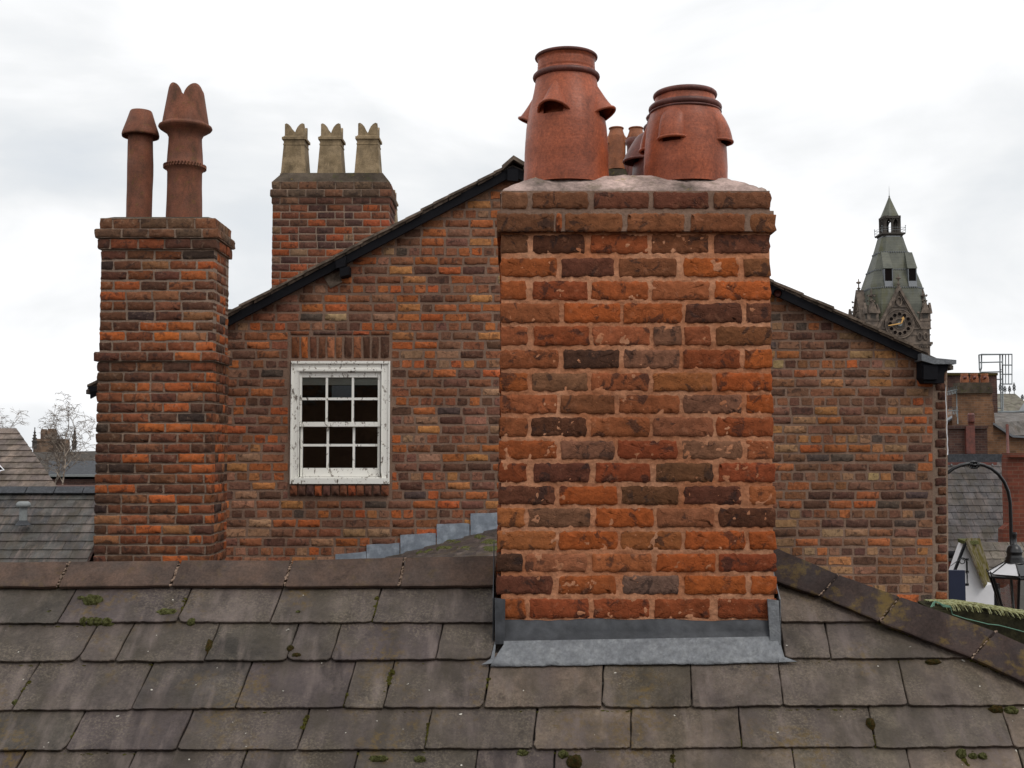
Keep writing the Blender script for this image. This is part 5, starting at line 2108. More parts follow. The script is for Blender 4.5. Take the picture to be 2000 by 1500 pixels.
birch(22, 960, 805, 75, 4, 'bare birch at the far left edge, behind the brown tiled roof')
birch(118, 985, 812, 56, 11, 'bare birch in front of the far church, left of the left chimney')
birch(92, 985, 818, 57, 23, 'thinner bare birch left of the one before the church')

# ================================================================== FAR RIGHT BUILDINGS
ob = thing('house', P(1950, 1300, 44), 'orange and dark brick building on the right, with a three-pot chimney', 'house')
q = MB()
pbx(q, 1846, 1947, 733, 1000, 48, 6)
q.build('stair_tower', M['fb_dark'], ob)
q = MB()
pbx(q, 1844, 1949, 728, 733, 47.9, 6.2)
q.build('coping', M['moss_brown'], ob)
q = MB()
pbx(q, 1871, 1938, 768, 860, 42, .5)
oc = q.build('chimney', M['fb_orange'], ob)
q = MB()
pbx(q, 1869, 1939, 754, 768, 41.9, .6)
pbx(q, 1872, 1936, 747, 754, 42, .5)
q.build('chimney_cap', M['flaunching_grey'], oc)
for px in (1884, 1903, 1923):
    q = MB()
    s_ = 42.5 / F
    q.lathe(P(px, 748, 42.6), [(8 * s_, 0), (8.5 * s_, 6 * s_), (8 * s_, 11 * s_), (6.5 * s_, 15 * s_), (7.2 * s_, 16 * s_), (7.2 * s_, 18 * s_), (5 * s_, 18 * s_)], 20, capped=True)
    q.build('chimney_pot', M['orange_clay'], oc)
    q = MB()
    q.tube([P(px - 3, 737, 42.42), P(px + 3, 737, 42.42)], .06, 6)
    q.build('pot_vent', M['terracotta_dark'], oc)
# orange wall with sloping shoulders
q = MB()
q.prism([P(1846, 1000, 43.5), P(2200, 1000, 43.5), P(2200, 858, 43.5), P(1978, 854, 43.5), P(1944, 831, 43.5), P(1940, 790, 43.5), P(1872, 810, 43.5), P(1846, 828, 43.5)], (0, 5, 0))
q.build('wall', M['fb_orange'], ob)
q = MB()
q.prism([P(1846, 828, 43.3), P(1874, 811, 43.3), P(1874, 808, 43.3), P(1846, 824, 43.3)], (0, .5, 0))
q.prism([P(1940, 829, 43.3), P(1978, 854, 43.3), P(2010, 856, 43.3), P(2010, 852, 43.3), P(1979, 850, 43.3), P(1940, 825, 43.3)][::-1], (0, .5, 0))
q.build('coping', M['lead'], ob)
q = MB()
q.prism([P(1938, 826, 44), P(1978, 850, 44), P(2200, 850, 44), P(2200, 806, 47), P(1938, 806, 47)], (0, 0.1, -.1))
o_ = q.build('roof', M['slate_far'], ob)
o_.color = lin((96, 92, 88))
q = MB()
pbx(q, 1854, 1928, 836, 900, 40, .3)
pbx(q, 1852, 1930, 831, 837, 39.9, .4)
oc = q.build('chimney', M['fb_dark'], ob)
q = MB()
s_ = 40 / F
q.lathe(P(1897, 832, 40.5), [(6 * s_, 0), (6 * s_, 8 * s_)] + [(r * s_, (8 + i * 2.2) * s_) for i, r in enumerate((8, 6, 8, 6, 8, 6, 8, 6, 5))], 20, capped=True)
q.build('chimney_pot', M['terracotta_dark'], oc)
q = MB()
pbx(q, 1888, 1904, 832, 886, 39.85, .2)
q.build('flue', M['terracotta_dark'], oc)

# slate roofed house below it
sh_ = thing('house', P(1915, 1300, 27), 'tall plain grey slate roof on the right, framed by the lamp bracket', 'house')
ups = Vector((0, math.cos(math.radians(48)), math.sin(math.radians(48))))
DS = 30.0
top_ = P(1913, 900, DS)
n_r, r_h = 15, 0.215
ev = top_ - ups * (n_r * r_h)
xa, xb = xx(1838, ev.y), xx(2040, ev.y)
plane_roof(sh_, Vector((xa, ev.y, ev.z)), Vector((xb, ev.y, ev.z)), ups, n_r, r_h, 0.3, M['slate_far'], [(72, 68, 69), (66, 63, 64), (78, 74, 74), (69, 66, 65)], fine=.1, h0=.022)
q = MB()
q.prism([Vector((xa, ev.y, ev.z - .02)), Vector((xb, ev.y, ev.z - .02)), Vector((xb, top_.y, top_.z - .02)), Vector((xa, top_.y, top_.z - .02))], (0, 0, -.1))
q.box((xa + .1, ev.y + .2, -9), (xb - .1, top_.y + 3, ev.z - .1))
q.build('house_body', M['fb_red'], sh_)
q = MB()
pbx(q, 1840, 1973, 887, 903, DS - .05, .5)
q.build('ridge_lead', M['lead_dark'], sh_)
q = MB()
pbx(q, 1840, 1947, 903, 911, DS - .12, .2)
q.build('red_band', M['terracotta_dark'], sh_)
q = MB()
for i in range(6):
    p = P(1858 + i * 16, 907, DS - .14)
    q.tube([p, p + Vector((0, -.03, 0))], .02, 8)
q.build('rivet', M['grey_plastic'], sh_)
q = MB()
p0, p1 = P(1846, 1083, ev.y - .1), P(1900, 1083, ev.y - .1)
q.tube([p0, p1], .09, 10)
q.build('gutter', M['black_paint'], sh_)

rb_ = thing('house', P(1995, 1300, 25), 'red brick house cut off by the right edge', 'house')
q = MB()
pbx(q, 1975, 2120, 893, 1200, 25, .3)
pbx(q, 1973, 2120, 885, 893, 24.9, .4)
q.prism([P(1975, 1062, 24.95), P(1959, 1062, 24.95), P(1959, 1034, 24.95), P(1975, 1020, 24.95)], (0, .25, 0))
q.build('wall', M['fb_red'], rb_)
q = MB()
q.tube([P(1967, 830, 29), P(1969, 890, 28), P(1972, 985, 27)], .035, 8)
tag(q.build('drainpipe', M['terracotta_dark']), 'thin rust red pipe rising behind the lamp bracket', 'pipe')

# white gable cottage
wc = thing('house', P(1905, 1400, 19), 'white rendered gable with mossy slates, left of the lantern', 'house')
DWc = 19.0
q = MB()
q.prism([P(1866, 1420, DWc), P(1946, 1420, DWc), P(1941, 1140, DWc), P(1921, 1146, DWc), P(1886, 1062, DWc), P(1866, 1118, DWc)], (0, .3, 0))
q.build('wall', M['white_wall'], wc)
q = MB()
q.prism([P(1885, 1057, DWc - .12), P(1922, 1148, DWc - .12), P(1938, 1143, DWc + .9), P(1912, 1057, DWc + .9)], (0.02, 0, .05))
o_ = q.build('verge', M['verge_moss'], wc)
q = MB()
q.prism([P(1884, 1057, DWc - .14), P(1912, 1057, DWc + .4), P(1913, 1063, DWc + .4), P(1885, 1064, DWc - .14)], (0, .3, .02))
q.build('ridge_moss', M['moss'], wc)
q = MB()
q.prism([P(1886, 1058, DWc - .14), P(1888, 1063, DWc - .14), P(1867, 1118, DWc - .14), P(1863, 1118, DWc - .14)], (0, .06, 0))
q.build('bargeboard', M['black_paint'], wc)
upw = Vector((0, math.cos(math.radians(40)), math.sin(math.radians(40))))
pa = P(1925, 1125, DWc + 1.2)
plane_roof(wc, pa, Vector((pa.x + 2.2, pa.y, pa.z)), upw, 4, .2, .26, M['slate_far'], [(104, 98, 86), (92, 86, 78), (110, 102, 90)], fine=.1, h0=.02)
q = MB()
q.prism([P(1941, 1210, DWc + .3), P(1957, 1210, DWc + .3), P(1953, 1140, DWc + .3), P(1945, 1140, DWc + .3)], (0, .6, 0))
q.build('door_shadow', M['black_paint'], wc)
nb = MB()
pbx(nb, 1856, 1885, 1114, 1215, 17.5, .08)
tag(nb.build('board', M['navy']), 'plain navy blue board standing beside the white gable', 'board')
cu = MB()
pts = []
for i in range(26):
    an = i / 25 * 2 * math.pi * 1.3
    r_ = (7 - 3.4 * i / 25)
    pts.append(P(1880 + r_ * math.cos(an) * 1.0, 1096 - r_ * math.sin(an), DWc - .2))
cu.tube(pts, .008, 5)
cu.tube([P(1888, 1092, DWc - .2), P(1889.5, 1142, DWc - .2)], .014, 6)
for yy in (1093, 1117, 1142):
    p = P(1889, yy, DWc - .2)
    cu.tube([p - Vector((0, 0, .02)), p + Vector((0, 0, .02))], .028, 8)
cu.tube([P(1889, 1094, DWc - .2), P(1880, 1090, DWc - .2), P(1868, 1097, DWc - .2), P(1856, 1106, DWc - .2)], .006, 5)
tag(cu.build('sign_bracket', M['cast_iron']), 'curled black iron bracket on the white gable', 'bracket')

# turreted roof with iron cresting
cr_h = thing('house', P(1980, 1100, 70), 'slate mansard roof with iron cresting at the right edge', 'house')
q = MB()
q.prism([P(1935, 806, 66), P(2030, 806, 66), P(2000, 783, 68), P(1983, 769, 70), P(1935, 769, 70)], (0, .2, -.2))
o_ = q.build('roof', M['slate_far'], cr_h)
o_.color = lin((104, 100, 84))
q = MB()
q.prism([P(1984, 812, 62), P(2060, 812, 62), P(2050, 795, 63), P(2000, 786, 64)], (0, .2, -.2))
o_ = q.build('dome', M['lead'], cr_h)
for i, px in enumerate((1945, 1954, 1963, 1972, 1981, 1997)):
    q = MB()
    s_ = 70 / F
    hh_ = 22 if px in (1981, 1954) else (16 if px != 1997 else 14)
    b = P(px, 769 if px < 1990 else 784, 70)
    q.tube([b, b + Vector((0, 0, hh_ * s_))], .025, 5)
    for zf in (.35, .6):
        for sx_ in (-1, 1):
            q.tube([b + Vector((0, 0, hh_ * zf * .8 * s_)), b + Vector((sx_ * 2.4 * s_, 0, hh_ * zf * s_)), b + Vector((sx_ * 1.4 * s_, 0, hh_ * (zf + .16) * s_))], .03, 5)
    q.tube([b + Vector((0, 0, hh_ * .8 * s_)), b + Vector((0, 0, hh_ * .88 * s_))], .06, 6)
    q.build('cresting', M['cast_iron'], cr_h)

# caged access ladder
ld = thing('cage_ladder', P(1950, 805, 50), 'grey galvanised roof ladder with safety cage against the sky', 'ladder')
DLd = 50
def rod(mb, x0, y0, x1, y1, d=DLd, r=.03, d2=None):
    mb.tube([P(x0, y0, d), P(x1, y1, d2 or d)], r, 6)
q = MB()
for (x0, y0, x1, y1) in ((1912, 693, 1913, 720), (1913, 720, 1915, 728), (1917, 692, 1917, 718), (1917, 718, 1914, 728), (1953, 693, 1953, 710), (1958, 692, 1958, 712), (1953, 710, 1956, 806), (1958, 712, 1959, 806)):
    rod(q, x0, y0, x1, y1)
q.build('stile', M['steel'], ld)
q = MB()
for (x0, y0, x1, y1) in ((1912, 693, 1976, 692), (1916, 692, 1958, 692), (1914, 708, 1958, 707), (1915, 727, 1956, 726)):
    rod(q, x0, y0, x1, y1)
q.build('rail', M['steel'], ld)
for yy in (692, 713, 731, 750):
    q = MB()
    rod(q, 1957, yy, 1977, yy)
    q.build('hoop', M['steel'], ld)
q = MB()
for px in (1964, 1970, 1976.5):
    rod(q, px, 692, px, 751, r=.02)
q.build('cage_bar', M['steel'], ld)
for yy in range(722, 806, 9):
    q = MB()
    rod(q, 1954, yy, 1958.5, yy, r=.018)
    q.build('rung', M['steel'], ld)
q = MB()
rod(q, 1945, 741, 1956, 741)
q.build('wall_tie', M['steel'], ld)
q = MB()
rod(q, 1945, 797, 1957, 797)
q.build('wall_tie', M['steel'], ld)
q = MB()
rod(q, 1946, 805, 2010, 804, r=.06)
q.build('kerb_rail', M['steel'], ld)
# TV aerials in front of the stair tower
for (px, yy, ang, lb) in ((1860, 765, -8, 'upper thin television aerial beside the gable corner'), (1862, 802, 0, 'lower thin television aerial beside the gable corner')):
    q = MB()
    a, b = P(px - 10, yy, 30), P(px + 10, yy - (4 if ang else 0), 30)
    q.tube([a, b], .012, 5)
    for i in range(6):
        p = a.lerp(b, .1 + .15 * i)
        q.tube([p - Vector((.02, 0, .1)), p + Vector((.02, 0, .1))], .008, 4)
    q.tube([b.lerp(a, .1), b.lerp(a, .1) - Vector((0, 0, .7 if ang else .35))], .014, 5)
    tag(q.build('aerial', M['steel']), lb, 'aerial')

# ================================================================== CLOCK TOWER
DTW = 130.0
u_ = DTW / F
TX = xx(1761, DTW)
TW_ = 60.0 * u_
tower = thing('clock_tower', (TX, DTW + TW_, -9), 'distant gothic clock tower with slate spire, open lantern and gold hands', 'tower')
def tz(py, d=DTW): return zz(py, d)
q = MB()
q.box((TX - TW_, DTW, -9), (TX + TW_, DTW + 2 * TW_, tz(640)))
q.build('shaft', M['stone_tower'], tower)
q = MB()
for y0_, y1_, ex in ((668, 673, 4), (673, 676, 2), (640, 643, 2.2), (653, 655, 1.2)):
    q.box((TX - TW_ - ex * u_, DTW - ex * u_, tz(y1_)), (TX + TW_ + ex * u_, DTW + 2 * TW_ + ex * u_, tz(y0_)))
n_c = 26
for i in range(n_c):
    x = TX - TW_ + (i + .5) * 2 * TW_ / n_c
    q.box((x - .08, DTW - .2, tz(679)), (x + .08, DTW, tz(676.2)))
q.build('cornice', M['stone_tower'], tower)


# corner turrets
for sx_ in (-1, 1):
    for sy_ in (0, 1):
        q = MB()
        cx = TX + sx_ * (TW_ - 9 * u_)
        cy = DTW + (9 * u_ if sy_ == 0 else 2 * TW_ - 9 * u_)
        w2 = 10.5 * u_
        q.box((cx - w2, cy - w2, tz(640)), (cx + w2, cy + w2, tz(612)))
        q.box((cx - w2 * 1.1, cy - w2 * 1.1, tz(627)), (cx + w2 * 1.1, cy + w2 * 1.1, tz(624)))
        # arched niches on the faces (little gablets)
        for fx, fy in ((0, -1), (-1, 0), (1, 0)):
            o3 = Vector((cx + fx * w2, cy + fy * w2, 0))
            t3 = Vector((abs(fy), abs(fx), 0))
            nn = Vector((fx, fy, 0))
            a = o3 - t3 * w2 * .9
            b = o3 + t3 * w2 * .9
            z0_, z1_ = tz(612), tz(590)
            q.prism([Vector((a.x, a.y, z0_)), Vector((b.x, b.y, z0_)), Vector((o3.x, o3.y, z1_))], nn * .25)
        q.lathe((cx, cy, tz(614)), [(w2 * .95, 0), (w2 * .8, 8 * u_), (w2 * .3, 24 * u_), (w2 * .22, 26 * u_), (w2 * .5, 27 * u_), (w2 * .18, 29 * u_), (w2 * .16, 36 * u_), (w2 * .5, 37 * u_), (w2 * .5, 39 * u_), (w2 * .12, 40 * u_), (w2 * .2, 47 * u_), (.01, 53 * u_)], 8)
        for k in range(4):
            a4 = k * math.pi / 2
            for zf, rr_ in ((27, .5), (38, .55), (12, .85), (18, .65)):
                p = Vector((cx + math.cos(a4) * w2 * rr_, cy + math.sin(a4) * w2 * rr_, tz(614) + zf * u_))
                q.tube([p - Vector((0, 0, .07)), p + Vector((math.cos(a4) * .12, math.sin(a4) * .12, .12))], .1, 5)
        q.build('corner_turret', M['stone_tower'], tower)
        for fx, fy in ((0, -1), (-1, 0)):
            q = MB()
            o3 = Vector((cx + fx * (w2 + .02), cy + fy * (w2 + .02), 0))
            t3 = Vector((abs(fy), abs(fx), 0))
            pts = []
            for i in range(9):
                an = math.pi * i / 8
                pts.append(o3 + t3 * (math.cos(an) * w2 * .5) + Vector((0, 0, tz(606) + math.sin(an) * w2 * .85)))
            pts = [o3 + t3 * w2 * .5 + Vector((0, 0, tz(622)))] + pts + [o3 - t3 * w2 * .5 + Vector((0, 0, tz(622)))]
            q.prism(pts, Vector((-fx, -fy, 0)) * .1)
            q.build('niche', M['stone_dark'], tower)

# clock gables on the front and left faces
def gable_face(org, tx, nn, full):
    """org: centre of the face at z=0, tx: along the face, nn: outwards"""
    def G(a, py, o_=0.0): return org + tx * (a * u_) + nn * o_ + Vector((0, 0, tz(py)))
    q = MB()
    q.prism([G(-42, 643), G(42, 643), G(0, 562)], -nn * .6)
    q.build('clock_gable', M['stone_tower'], tower)
    q = MB()
    for s_ in (-1, 1):
        q.prism([G(s_ * 46, 641, .35), G(s_ * 42, 643, .35), G(0, 568, .35), G(0, 558, .35)], -nn * .9)
        q.prism([G(s_ * 40, 641, .2), G(s_ * 38.5, 641, .2), G(0, 573, .2), G(0, 570, .2)], -nn * .3)
    q.prism([G(-20, 600, .1), G(20, 600, .1), G(18.5, 597, .1), G(-18.5, 597, .1)], -nn * .2)
    # finial
    p = G(0, 562)
    q.lathe(p, [(3 * u_, 0), (2 * u_, 5 * u_), (4 * u_, 7 * u_), (1.4 * u_, 9 * u_), (1.2 * u_, 16 * u_), (5 * u_, 18 * u_), (5 * u_, 20 * u_), (1 * u_, 21 * u_), (1 * u_, 25 * u_), (.01, 27 * u_)], 8)
    q.build('gable_coping', M['stone_tower'], tower)
    # oval medallion
    q = MB()
    pts = [G(5.0 * math.cos(i * math.pi / 10), 589 - 8.5 * math.sin(i * math.pi / 10), .1) for i in range(20)]
    q.tube(pts, .1, 6, closed=True)
    q.build('medallion', M['stone_tower'], tower)
    # blind ovals beside the clock
    for cxp in (39, 51, -39, -51):
        q = MB()
        pts = [G(cxp + 4.0 * math.cos(i * math.pi / 8), 657 - 6.5 * math.sin(i * math.pi / 8), .08) for i in range(16)]
        q.tube(pts, .09, 6, closed=True)
        q.build('blind_oval', M['stone_tower'], tower)
    # dial
    cyp = 633
    q = MB()
    def ring_(r, tr, z_, mat_n, nm):
        m3 = MB()
        m3.tube([G(r * math.cos(i * math.pi / 24), cyp - r * math.sin(i * math.pi / 24), z_) for i in range(48)], tr * u_, 8, closed=True)
        m3.build(nm, M[mat_n], tower)
    q.prism([G(26.5 * math.cos(i * math.pi / 20), cyp - 26.5 * math.sin(i * math.pi / 20), .05) for i in range(40)], nn * .08)
    dial = q.build('clock_dial', M['stone_tower'], tower)
    ring_(28, 1.5, .12, 'stone_tower', 'dial_ring')
    ring_(24.5, .7, .16, 'stone_tower', 'dial_ring')
    for k in range(12):
        an = k * math.pi / 6
        ax, ay = 19 * math.cos(an), 19 * math.sin(an)
        m3 = MB()
        m3.prism([G(ax + 3.7 * math.cos(i * math.pi / 6), cyp - ay - 3.7 * math.sin(i * math.pi / 6), .17) for i in range(12)], -nn * .03)
        m3.build('rose_opening', M['near_black'], tower)
        m3 = MB()
        m3.tube([G(ax + 4.2 * math.cos(i * math.pi / 6), cyp - ay - 4.2 * math.sin(i * math.pi / 6), .2) for i in range(12)], .6 * u_, 5, closed=True)
        m3.build('rose_frame', M['stone_tower'], tower)
    m3 = MB()
    m3.prism([G(10.5 * math.cos(i * math.pi / 16), cyp - 10.5 * math.sin(i * math.pi / 16), .15) for i in range(32)], nn * .04)
    m3.build('dial_centre', M['stone_dark'], tower)
    ring_(10.5, .7, .2, 'stone_tower', 'dial_ring')
    m3 = MB()
    m3.prism([G(4.5 * math.cos(i * math.pi / 10), cyp - 4.5 * math.sin(i * math.pi / 10), .22) for i in range(20)], nn * .06)
    m3.build('dial_boss', M['grey_plastic'], tower)
    if full:
        h_ = MB()
        h_.prism([G(-24, cyp + 4.6, .4), G(-23.5, cyp + 2.8, .4), G(1.5, cyp - 2.2, .4), G(2.0, cyp + .4, .4)], nn * .06)
        h_.build('minute_hand', M['gold'], tower)
        h_ = MB()
        h_.prism([G(0, cyp - 1.0, .5), G(2.4, cyp + .0, .5), G(6, cyp - 9, .5), G(8, cyp - 8, .5), G(5.6, cyp - 13.8, .5), G(1.2, cyp - 10, .5), G(3.4, cyp - 9.6, .5)], nn * .06)
        h_.build('hour_hand', M['gold'], tower)


gable_face(Vector((TX, DTW, 0)), Vector((1, 0, 0)), Vector((0, -1, 0)), True)
gable_face(Vector((TX - TW_, DTW + TW_, 0)), Vector((0, -1, 0)), Vector((-1, 0, 0)), False)

# spire, chamfered square, in tapering bands
tsl = NT('tower_slates')
sp = tsl.N('ShaderNodeSeparateXYZ')
tsl.link(tsl.pos, sp.inputs[0])
band = tsl.math('FRACT', tsl.math('MULTIPLY', sp.outputs[2], 3.2))
n_ = tsl.noise(.5, 6, .65)
k = tsl.mix(tsl.ramp(n_, .42, .6), lin((74, 76, 68), 1.0), lin((94, 95, 84), 1.0))
k = tsl.mix(tsl.ramp(tsl.noise(.8, 6, .7, vec=tsl.mapped(scale=(1, 1, .35), loc=(3, 3, 3))), .5, .64, 0, .6), k, lin((78, 76, 38), 1.0))
k = tsl.scalec(k, tsl.ramp(band, 0, .2, .72, 1.05))
tsl.color(k)
tsl.rough(.6, .4)
M['tower_slate'] = tsl.m
CY = DTW + TW_
DA = CY
ua = DA / F
SX = TX + 5 * ua


def chamf(hw_, z, ch=.34):
    c = hw_ * (1 - ch)
    return [Vector((SX + x, CY + y, z)) for x, y in ((-c, -hw_), (c, -hw_), (hw_, -c), (hw_, c), (c, hw_), (-c, hw_), (-hw_, c), (-hw_, -c))]


lev = [(655, 58), (600, 57), (580, 54), (560, 49), (530, 39.5), (500, 30), (480, 24.5), (466, 21)]
q = MB()
vs = []
for yy, hw_ in lev:
    vs += chamf(hw_ * ua, zz(yy, DA))
fs = [(i * 8 + j, i * 8 + (j + 1) % 8, (i + 1) * 8 + (j + 1) % 8, (i + 1) * 8 + j) for i in range(len(lev) - 1) for j in range(8)]
q.add(vs, fs)
q.build('spire', M['tower_slate'], tower)
# lead rolls dotting the bands
for yy, hw_ in ((568, 51.4), (532, 40.4), (497, 29.6)):
    m3 = MB()
    pts = chamf(hw_ * ua, zz(yy, DA))
    for j in range(8):
        a, b = pts[j], pts[(j + 1) % 8]
        n4 = max(3, int((b - a).length / .24))
        for i in range(n4):
            p = a.lerp(b, (i + .5) / n4)
            d3 = Vector((p.x - SX, p.y - CY, 0)).normalized() * .03
            m3.box(p + d3 - Vector((.05, .05, .08)), p + d3 + Vector((.05, .05, .08)))
    m3.build('lead_band', M['lead'], tower)
m3 = MB()
vs = chamf(21.5 * ua, zz(470, DA)) + chamf(20.2 * ua, zz(464, DA))
m3.add(vs, [(j, (j + 1) % 8, 8 + (j + 1) % 8, 8 + j) for j in range(8)])
m3.build('lead_collar', M['lead'], tower)


# louvred dormers on each spire face, two per face
def dormer(org, tx, nn, a):
    def G(a_, py, o_): return org + tx * (a_ * ua) + nn * (o_ * ua) + Vector((0, 0, zz(py, DA)))
    d3 = MB()
    # hood reaching back into the spire
    d3.add([G(a - 9.5, 532, 51.5), G(a + 9.5, 532, 51.5), G(a + 7, 498, 31), G(a - 7, 498, 31), G(a - 8.5, 532, 37), G(a + 8.5, 532, 37)], [(0, 1, 2, 3), (0, 3, 4), (1, 5, 2), (0, 4, 5, 1)])
    d3.build('dormer_hood', M['tower_slate'], tower)
    d3 = MB()
    d3.prism([G(a - 8, 557, 49.6), G(a + 8, 557, 49.6), G(a + 8, 532, 49.6), G(a - 8, 532, 49.6)], -nn * .9)
    d3.build('dormer_louvre', M['near_black'], tower)
    d3 = MB()
    d3.prism([G(a - 8, 567, 52.8), G(a + 8, 567, 52.8), G(a + 8, 556, 50.4), G(a - 8, 556, 50.4)], -nn * .5)
    for s_ in (-1, 1):
        d3.prism([G(a + s_ * 8.4, 560, 50.6), G(a + s_ * 6.8, 560, 50.6), G(a + s_ * 6.8, 533, 50.6), G(a + s_ * 8.4, 533, 50.6)], -nn * .8)
    d3.build('dormer_sill', M['lead'], tower)


for a in (-21, 25):
    dormer(Vector((SX, CY, 0)), Vector((1, 0, 0)), Vector((0, -1, 0)), a)
# platform, open lantern and cap
def sq(mb, hw_, y0_, y1_, hw2=None):
    hw2 = hw2 or hw_
    z0_, z1_ = zz(y0_, DA), zz(y1_, DA)
    vs = []
    for h_, z_ in ((hw_, z0_), (hw2, z1_)):
        for sx_, sy_ in ((-1, -1), (1, -1), (1, 1), (-1, 1)):
            vs.append((SX + sx_ * h_ * ua, CY + sy_ * h_ * ua, z_))
    mb.add(vs, [(0, 1, 5, 4), (1, 2, 6, 5), (2, 3, 7, 6), (3, 0, 4, 7), (0, 3, 2, 1), (4, 5, 6, 7)])


q = MB()
sq(q, 18.5, 465, 461, 20)
sq(q, 23, 461, 458)
q.build('platform', M['stone_dark'], tower)
q = MB()
for sx_ in (-1, 0, 1):
    for sy_ in (-1, 0, 1):
        if sx_ == 0 and sy_ == 0: continue
        c = Vector((SX + sx_ * 14 * ua, CY + sy_ * 14 * ua, zz(459, DA)))
        H_ = zz(426, DA) - c.z
        q.tube([c, c + Vector((0, 0, H_))], (3.0 if sx_ and sy_ else 2.4) * ua, 6)
        for tx_, ty_ in ((1, 0), (-1, 0), (0, 1), (0, -1)):
            if abs(sx_ + tx_) > 1 or abs(sy_ + ty_) > 1 or (sx_ == 0 and tx_ == 0) or (sy_ == 0 and ty_ == 0): continue
            t3 = c + Vector((0, 0, H_ * .55))
            q.tube([t3, t3 + Vector((tx_ * 2.5 * ua, ty_ * 2.5 * ua, H_ * .22)), t3 + Vector((tx_ * 7 * ua, ty_ * 7 * ua, H_ * .42))], 1.6 * ua, 5)
q.build('lantern', M['stone_dark'], tower)
q = MB()
sq(q, 16.5, 429, 424)
q.build('lantern_head', M['stone_dark'], tower)
q = MB()
for sx_, sy_ in ((-1, -1), (1, -1), (1, 1), (-1, 1)):
    c = Vector((SX + sx_ * 23 * ua, CY + sy_ * 23 * ua, zz(458, DA)))
    q.tube([c, c + Vector((0, 0, 13 * ua))], .5 * ua, 4)
    q.tube([c + Vector((0, 0, 13 * ua)), c + Vector((0, 0, 14 * ua))], 1.1 * ua, 6)
    for zf in (5, 10):
        q.tube([c + Vector((0, 0, zf * ua)), c + Vector((-sx_ * 46 * ua if sy_ == sx_ else 0, -sy_ * 46 * ua if sy_ != sx_ else 0, zf * ua))], .35 * ua, 4)
q.build('railing', M['steel'], tower)
q = MB()
z_ = [(425, 18.5), (419, 15.5), (405, 9.5), (392, 4), (384, .8)]
vs = []
for yy, h_ in z_:
    for k in range(8):
        an = math.pi / 8 + k * math.pi / 4
        vs.append((SX + h_ * ua * math.cos(an), CY + h_ * ua * math.sin(an), zz(yy, DA)))
q.add(vs, [(i * 8 + j, i * 8 + (j + 1) % 8, (i + 1) * 8 + (j + 1) % 8, (i + 1) * 8 + j) for i in range(4) for j in range(8)] + [tuple(range(8))[::-1]])
q.build('cap_roof', M['tower_slate'], tower)
q = MB()
c = Vector((SX, CY, zz(386, DA)))
q.lathe(c, [(1.0 * ua, 0), (1.6 * ua, 3 * ua), (.5 * ua, 4 * ua), (.4 * ua, 8 * ua), (.15 * ua, 23 * ua)], 6)
q.build('finial', M['stone_dark'], tower)


# ================================================================== MOSS on the near slates
def cushion(px, py, wpx, hpx, mat, seed, h=0.5):
    """rounded moss cushion sitting on the roof plane"""
    c = R(px, py + hpx * .2, 0.008)
    s_ = c.y / F
    a, b = wpx / 2 * s_ * 1.08, hpx / 2 * s_ * 1.2
    vs = []
    nphi, nth = 18, 8
    for j in range(nth + 1):
        t_ = j / nth * math.pi / 2
        for k in range(nphi):
            an = 2 * math.pi * k / nphi
            d = Vector((math.cos(an) * math.cos(t_), math.sin(an) * math.cos(t_), math.sin(t_)))
            k_ = 1 + .28 * noise.noise(d * 2.2 + Vector((seed, 0, 0))) + .10 * noise.noise(d * 9 + Vector((seed, 0, 0)))
            vs.append(UV * (d.x * a * k_) + WV * (d.y * b * k_) + NV * (d.z * min(a, b) * (1.15 + h * .7) * k_ - .003))
    fs = [(j * nphi + k, j * nphi + (k + 1) % nphi, (j + 1) * nphi + (k + 1) % nphi, (j + 1) * nphi + k) for j in range(nth) for k in range(nphi)]
    mb = MB().add(vs, fs, True)
    # short fuzz
    for i in range(70):
        v = Vector(rs.choice(vs))
        n3 = (v + NV * .004).normalized()
        p = v
        mb.tube([p - n3 * .001, p + n3 * rs.uniform(.001, .0025)], [.0012, .0004], 3, caps=False)
    return mb, c


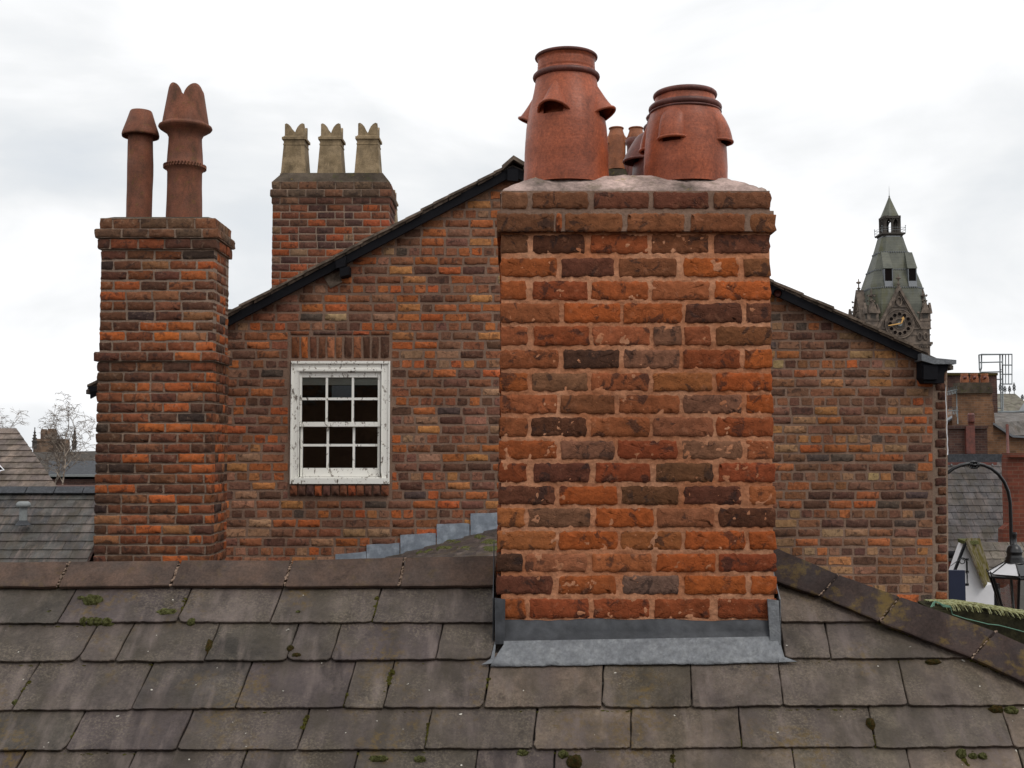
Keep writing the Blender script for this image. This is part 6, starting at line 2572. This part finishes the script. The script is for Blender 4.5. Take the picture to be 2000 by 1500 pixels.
MS = [(181, 1172, 36, 20, 'moss', 'largest moss cushion, two-lobed, at the top left of the near slates'),
      (190, 1214, 62, 13, 'moss', 'long low sausage of green moss on a slate edge at the left'),
      (327, 1196, 40, 14, 'moss', 'bean shaped moss cushion near a slate joint under the third ridge tile'),
      (374, 1214, 17, 13, 'moss', 'small pale green tuft on the slate edge right of the bean shaped cushion'),
      (97, 1195, 18, 7, 'moss', 'small flat moss pad left of the first slate joint'),
      (408, 1258, 13, 34, 'moss_brown', 'tall rusty brown moss plug in the joint of the second slate row'),
      (30, 1372, 12, 14, 'moss', 'bright green moss dot at the left edge of the third slate row'),
      (583, 1196, 15, 9, 'moss', 'grey green moss button under the fourth ridge tile'),
      (567, 1267, 14, 13, 'moss_brown', 'round moss button on a joint in the second row, upper of a pair'),
      (580, 1281, 22, 12, 'moss_brown', 'flat moss cushion just below right of the round button'),
      (740, 1481, 38, 12, 'moss', 'long bright green cushion at the bottom edge of the photo, left of the pair'),
      (820, 1482, 24, 12, 'moss', 'short bright green cushion at the bottom edge of the photo, right of the pair'),
      (1021, 1469, 22, 11, 'moss', 'moss cushion hanging on the slate edge below the chimney, leftmost there'),
      (1100, 1472, 20, 14, 'moss', 'grey green moss tuft above the brown mound at the bottom'),
      (1122, 1486, 30, 24, 'moss_brown', 'big orange brown moss mound at the bottom edge'),
      (1822, 1292, 30, 10, 'moss_brown', 'dark moss pad under the slate edge beside the hip tiles'),
      (1700, 1411, 17, 24, 'moss_brown', 'egg shaped brown moss plug in a slate joint on the right'),
      (1945, 1384, 26, 14, 'moss_brown', 'dark moss tuft at the slate edge near the right border'),
      (1975, 1386, 26, 14, 'moss', 'pale green moss cushion nearest the right border'),
      (1877, 1470, 18, 18, 'moss', 'lumpy green moss at the bottom right, beside two buttons'),
      (1900, 1476, 16, 11, 'moss', 'left moss button of the two at the bottom right'),
      (1919, 1476, 18, 12, 'moss', 'right moss button of the two at the bottom right')]
for i, (px, py, wp, hp, mt, lb) in enumerate(MS):
    mb, c = cushion(px, py, wp, hp, mt, i * 3.7)
    if i == 1:
        mb = MB()
        for dx, r_ in ((-26, 16), (-12, 17), (2, 20), (20, 26)):
            m2, c2 = cushion(px + dx, py - 1 + (1 if dx > 10 else 0), r_, 14, mt, i * 3 + dx)
            mb.add([Vector(v) + c2 - c for v in m2.v], m2.f, True)
    if i == 2:
        m2, c2 = cushion(px + 12, py - 1, 18, 11, mt, 50)
        mb.add([Vector(v) + c2 - c for v in m2.v], m2.f, True)
    if i == 0:
        m2, c2 = cushion(px - 22, py - 4, 16, 9, mt, 60)
        mb.add([Vector(v) + c2 - c for v in m2.v], m2.f, True)
    o_ = mb.build('moss_cushion', M[mt])
    o_.location = c
    tag(o_, lb, 'moss', 'moss cushions on the near slates')
# moss filling joints and edges
jm = MB()
for (xa, ya_, xb, yb_, n4) in ((738, 1165, 728, 1212, 26), (680, 1355, 672, 1378, 14), (768, 1305, 752, 1352, 24), (954, 1325, 952, 1345, 10), (600, 1398, 590, 1425, 18), (838, 1412, 830, 1452, 24), (470, 1360, 464, 1382, 12),
                              (58, 1330, 40, 1358, 12), (362, 1165, 352, 1195, 16), (146, 1430, 140, 1440, 8), (1705, 1438, 1712, 1458, 12), (1445, 1440, 1449, 1458, 10), (124, 1100, 112, 1150, 10), (1313, 1475, 1315, 1490, 10), (1880, 1480, 1890, 1495, 14)):
    for i in range(n4):
        f = rs.random()
        m2, c2 = cushion(xa + (xb - xa) * f + rs.uniform(-3, 3), ya_ + (yb_ - ya_) * f, rs.uniform(4, 9), rs.uniform(4, 8), 'moss', rs.uniform(0, 99))
        jm.add([Vector(v) + c2 for v in m2.v[:162]], [f_ for f_ in m2.f if max(f_) < 162], True)
for i in range(760):
    k = rs.choice((0, 1, 2, 2, 3, 3, 3))
    x = rs.uniform(0, 2000)
    if k < 2 and 930 < x < 1540: continue
    if k == 0 and x > 1690 or k == 1 and x > 1830: continue
    if noise.noise(Vector((x * .006, k * 5, 0))) < -.02: continue
    m2, c2 = cushion(x, rowy(k, x) + rs.uniform(-1, 2.5), rs.uniform(4, 13), rs.uniform(1.8, 3.4), 'moss', rs.uniform(0, 99))
    jm.add([Vector(v) + c2 - NV * .003 for v in m2.v[:162]], [f_ for f_ in m2.f if max(f_) < 162], True)
# moss under the hip tiles
for i in range(150):
    f = rs.uniform(0.05, 1.1)
    p2 = H0 + hd * (f * (H1 - H0).length) - hn * rs.uniform(-.012, .004)
    c2 = RP(p2.x, p2.y, .004)
    m2, c3 = cushion(1500, 1300, rs.uniform(6, 14), rs.uniform(4, 8), 'moss', rs.uniform(0, 99))
    jm.add([Vector(v) + c2 for v in m2.v[:162]], [f_ for f_ in m2.f if max(f_) < 162], True)
o_ = jm.build('moss', M['moss_edge'])
tag(o_, 'crumbs of moss packed into the joints and edges of the near slates', 'moss', kind='stuff')
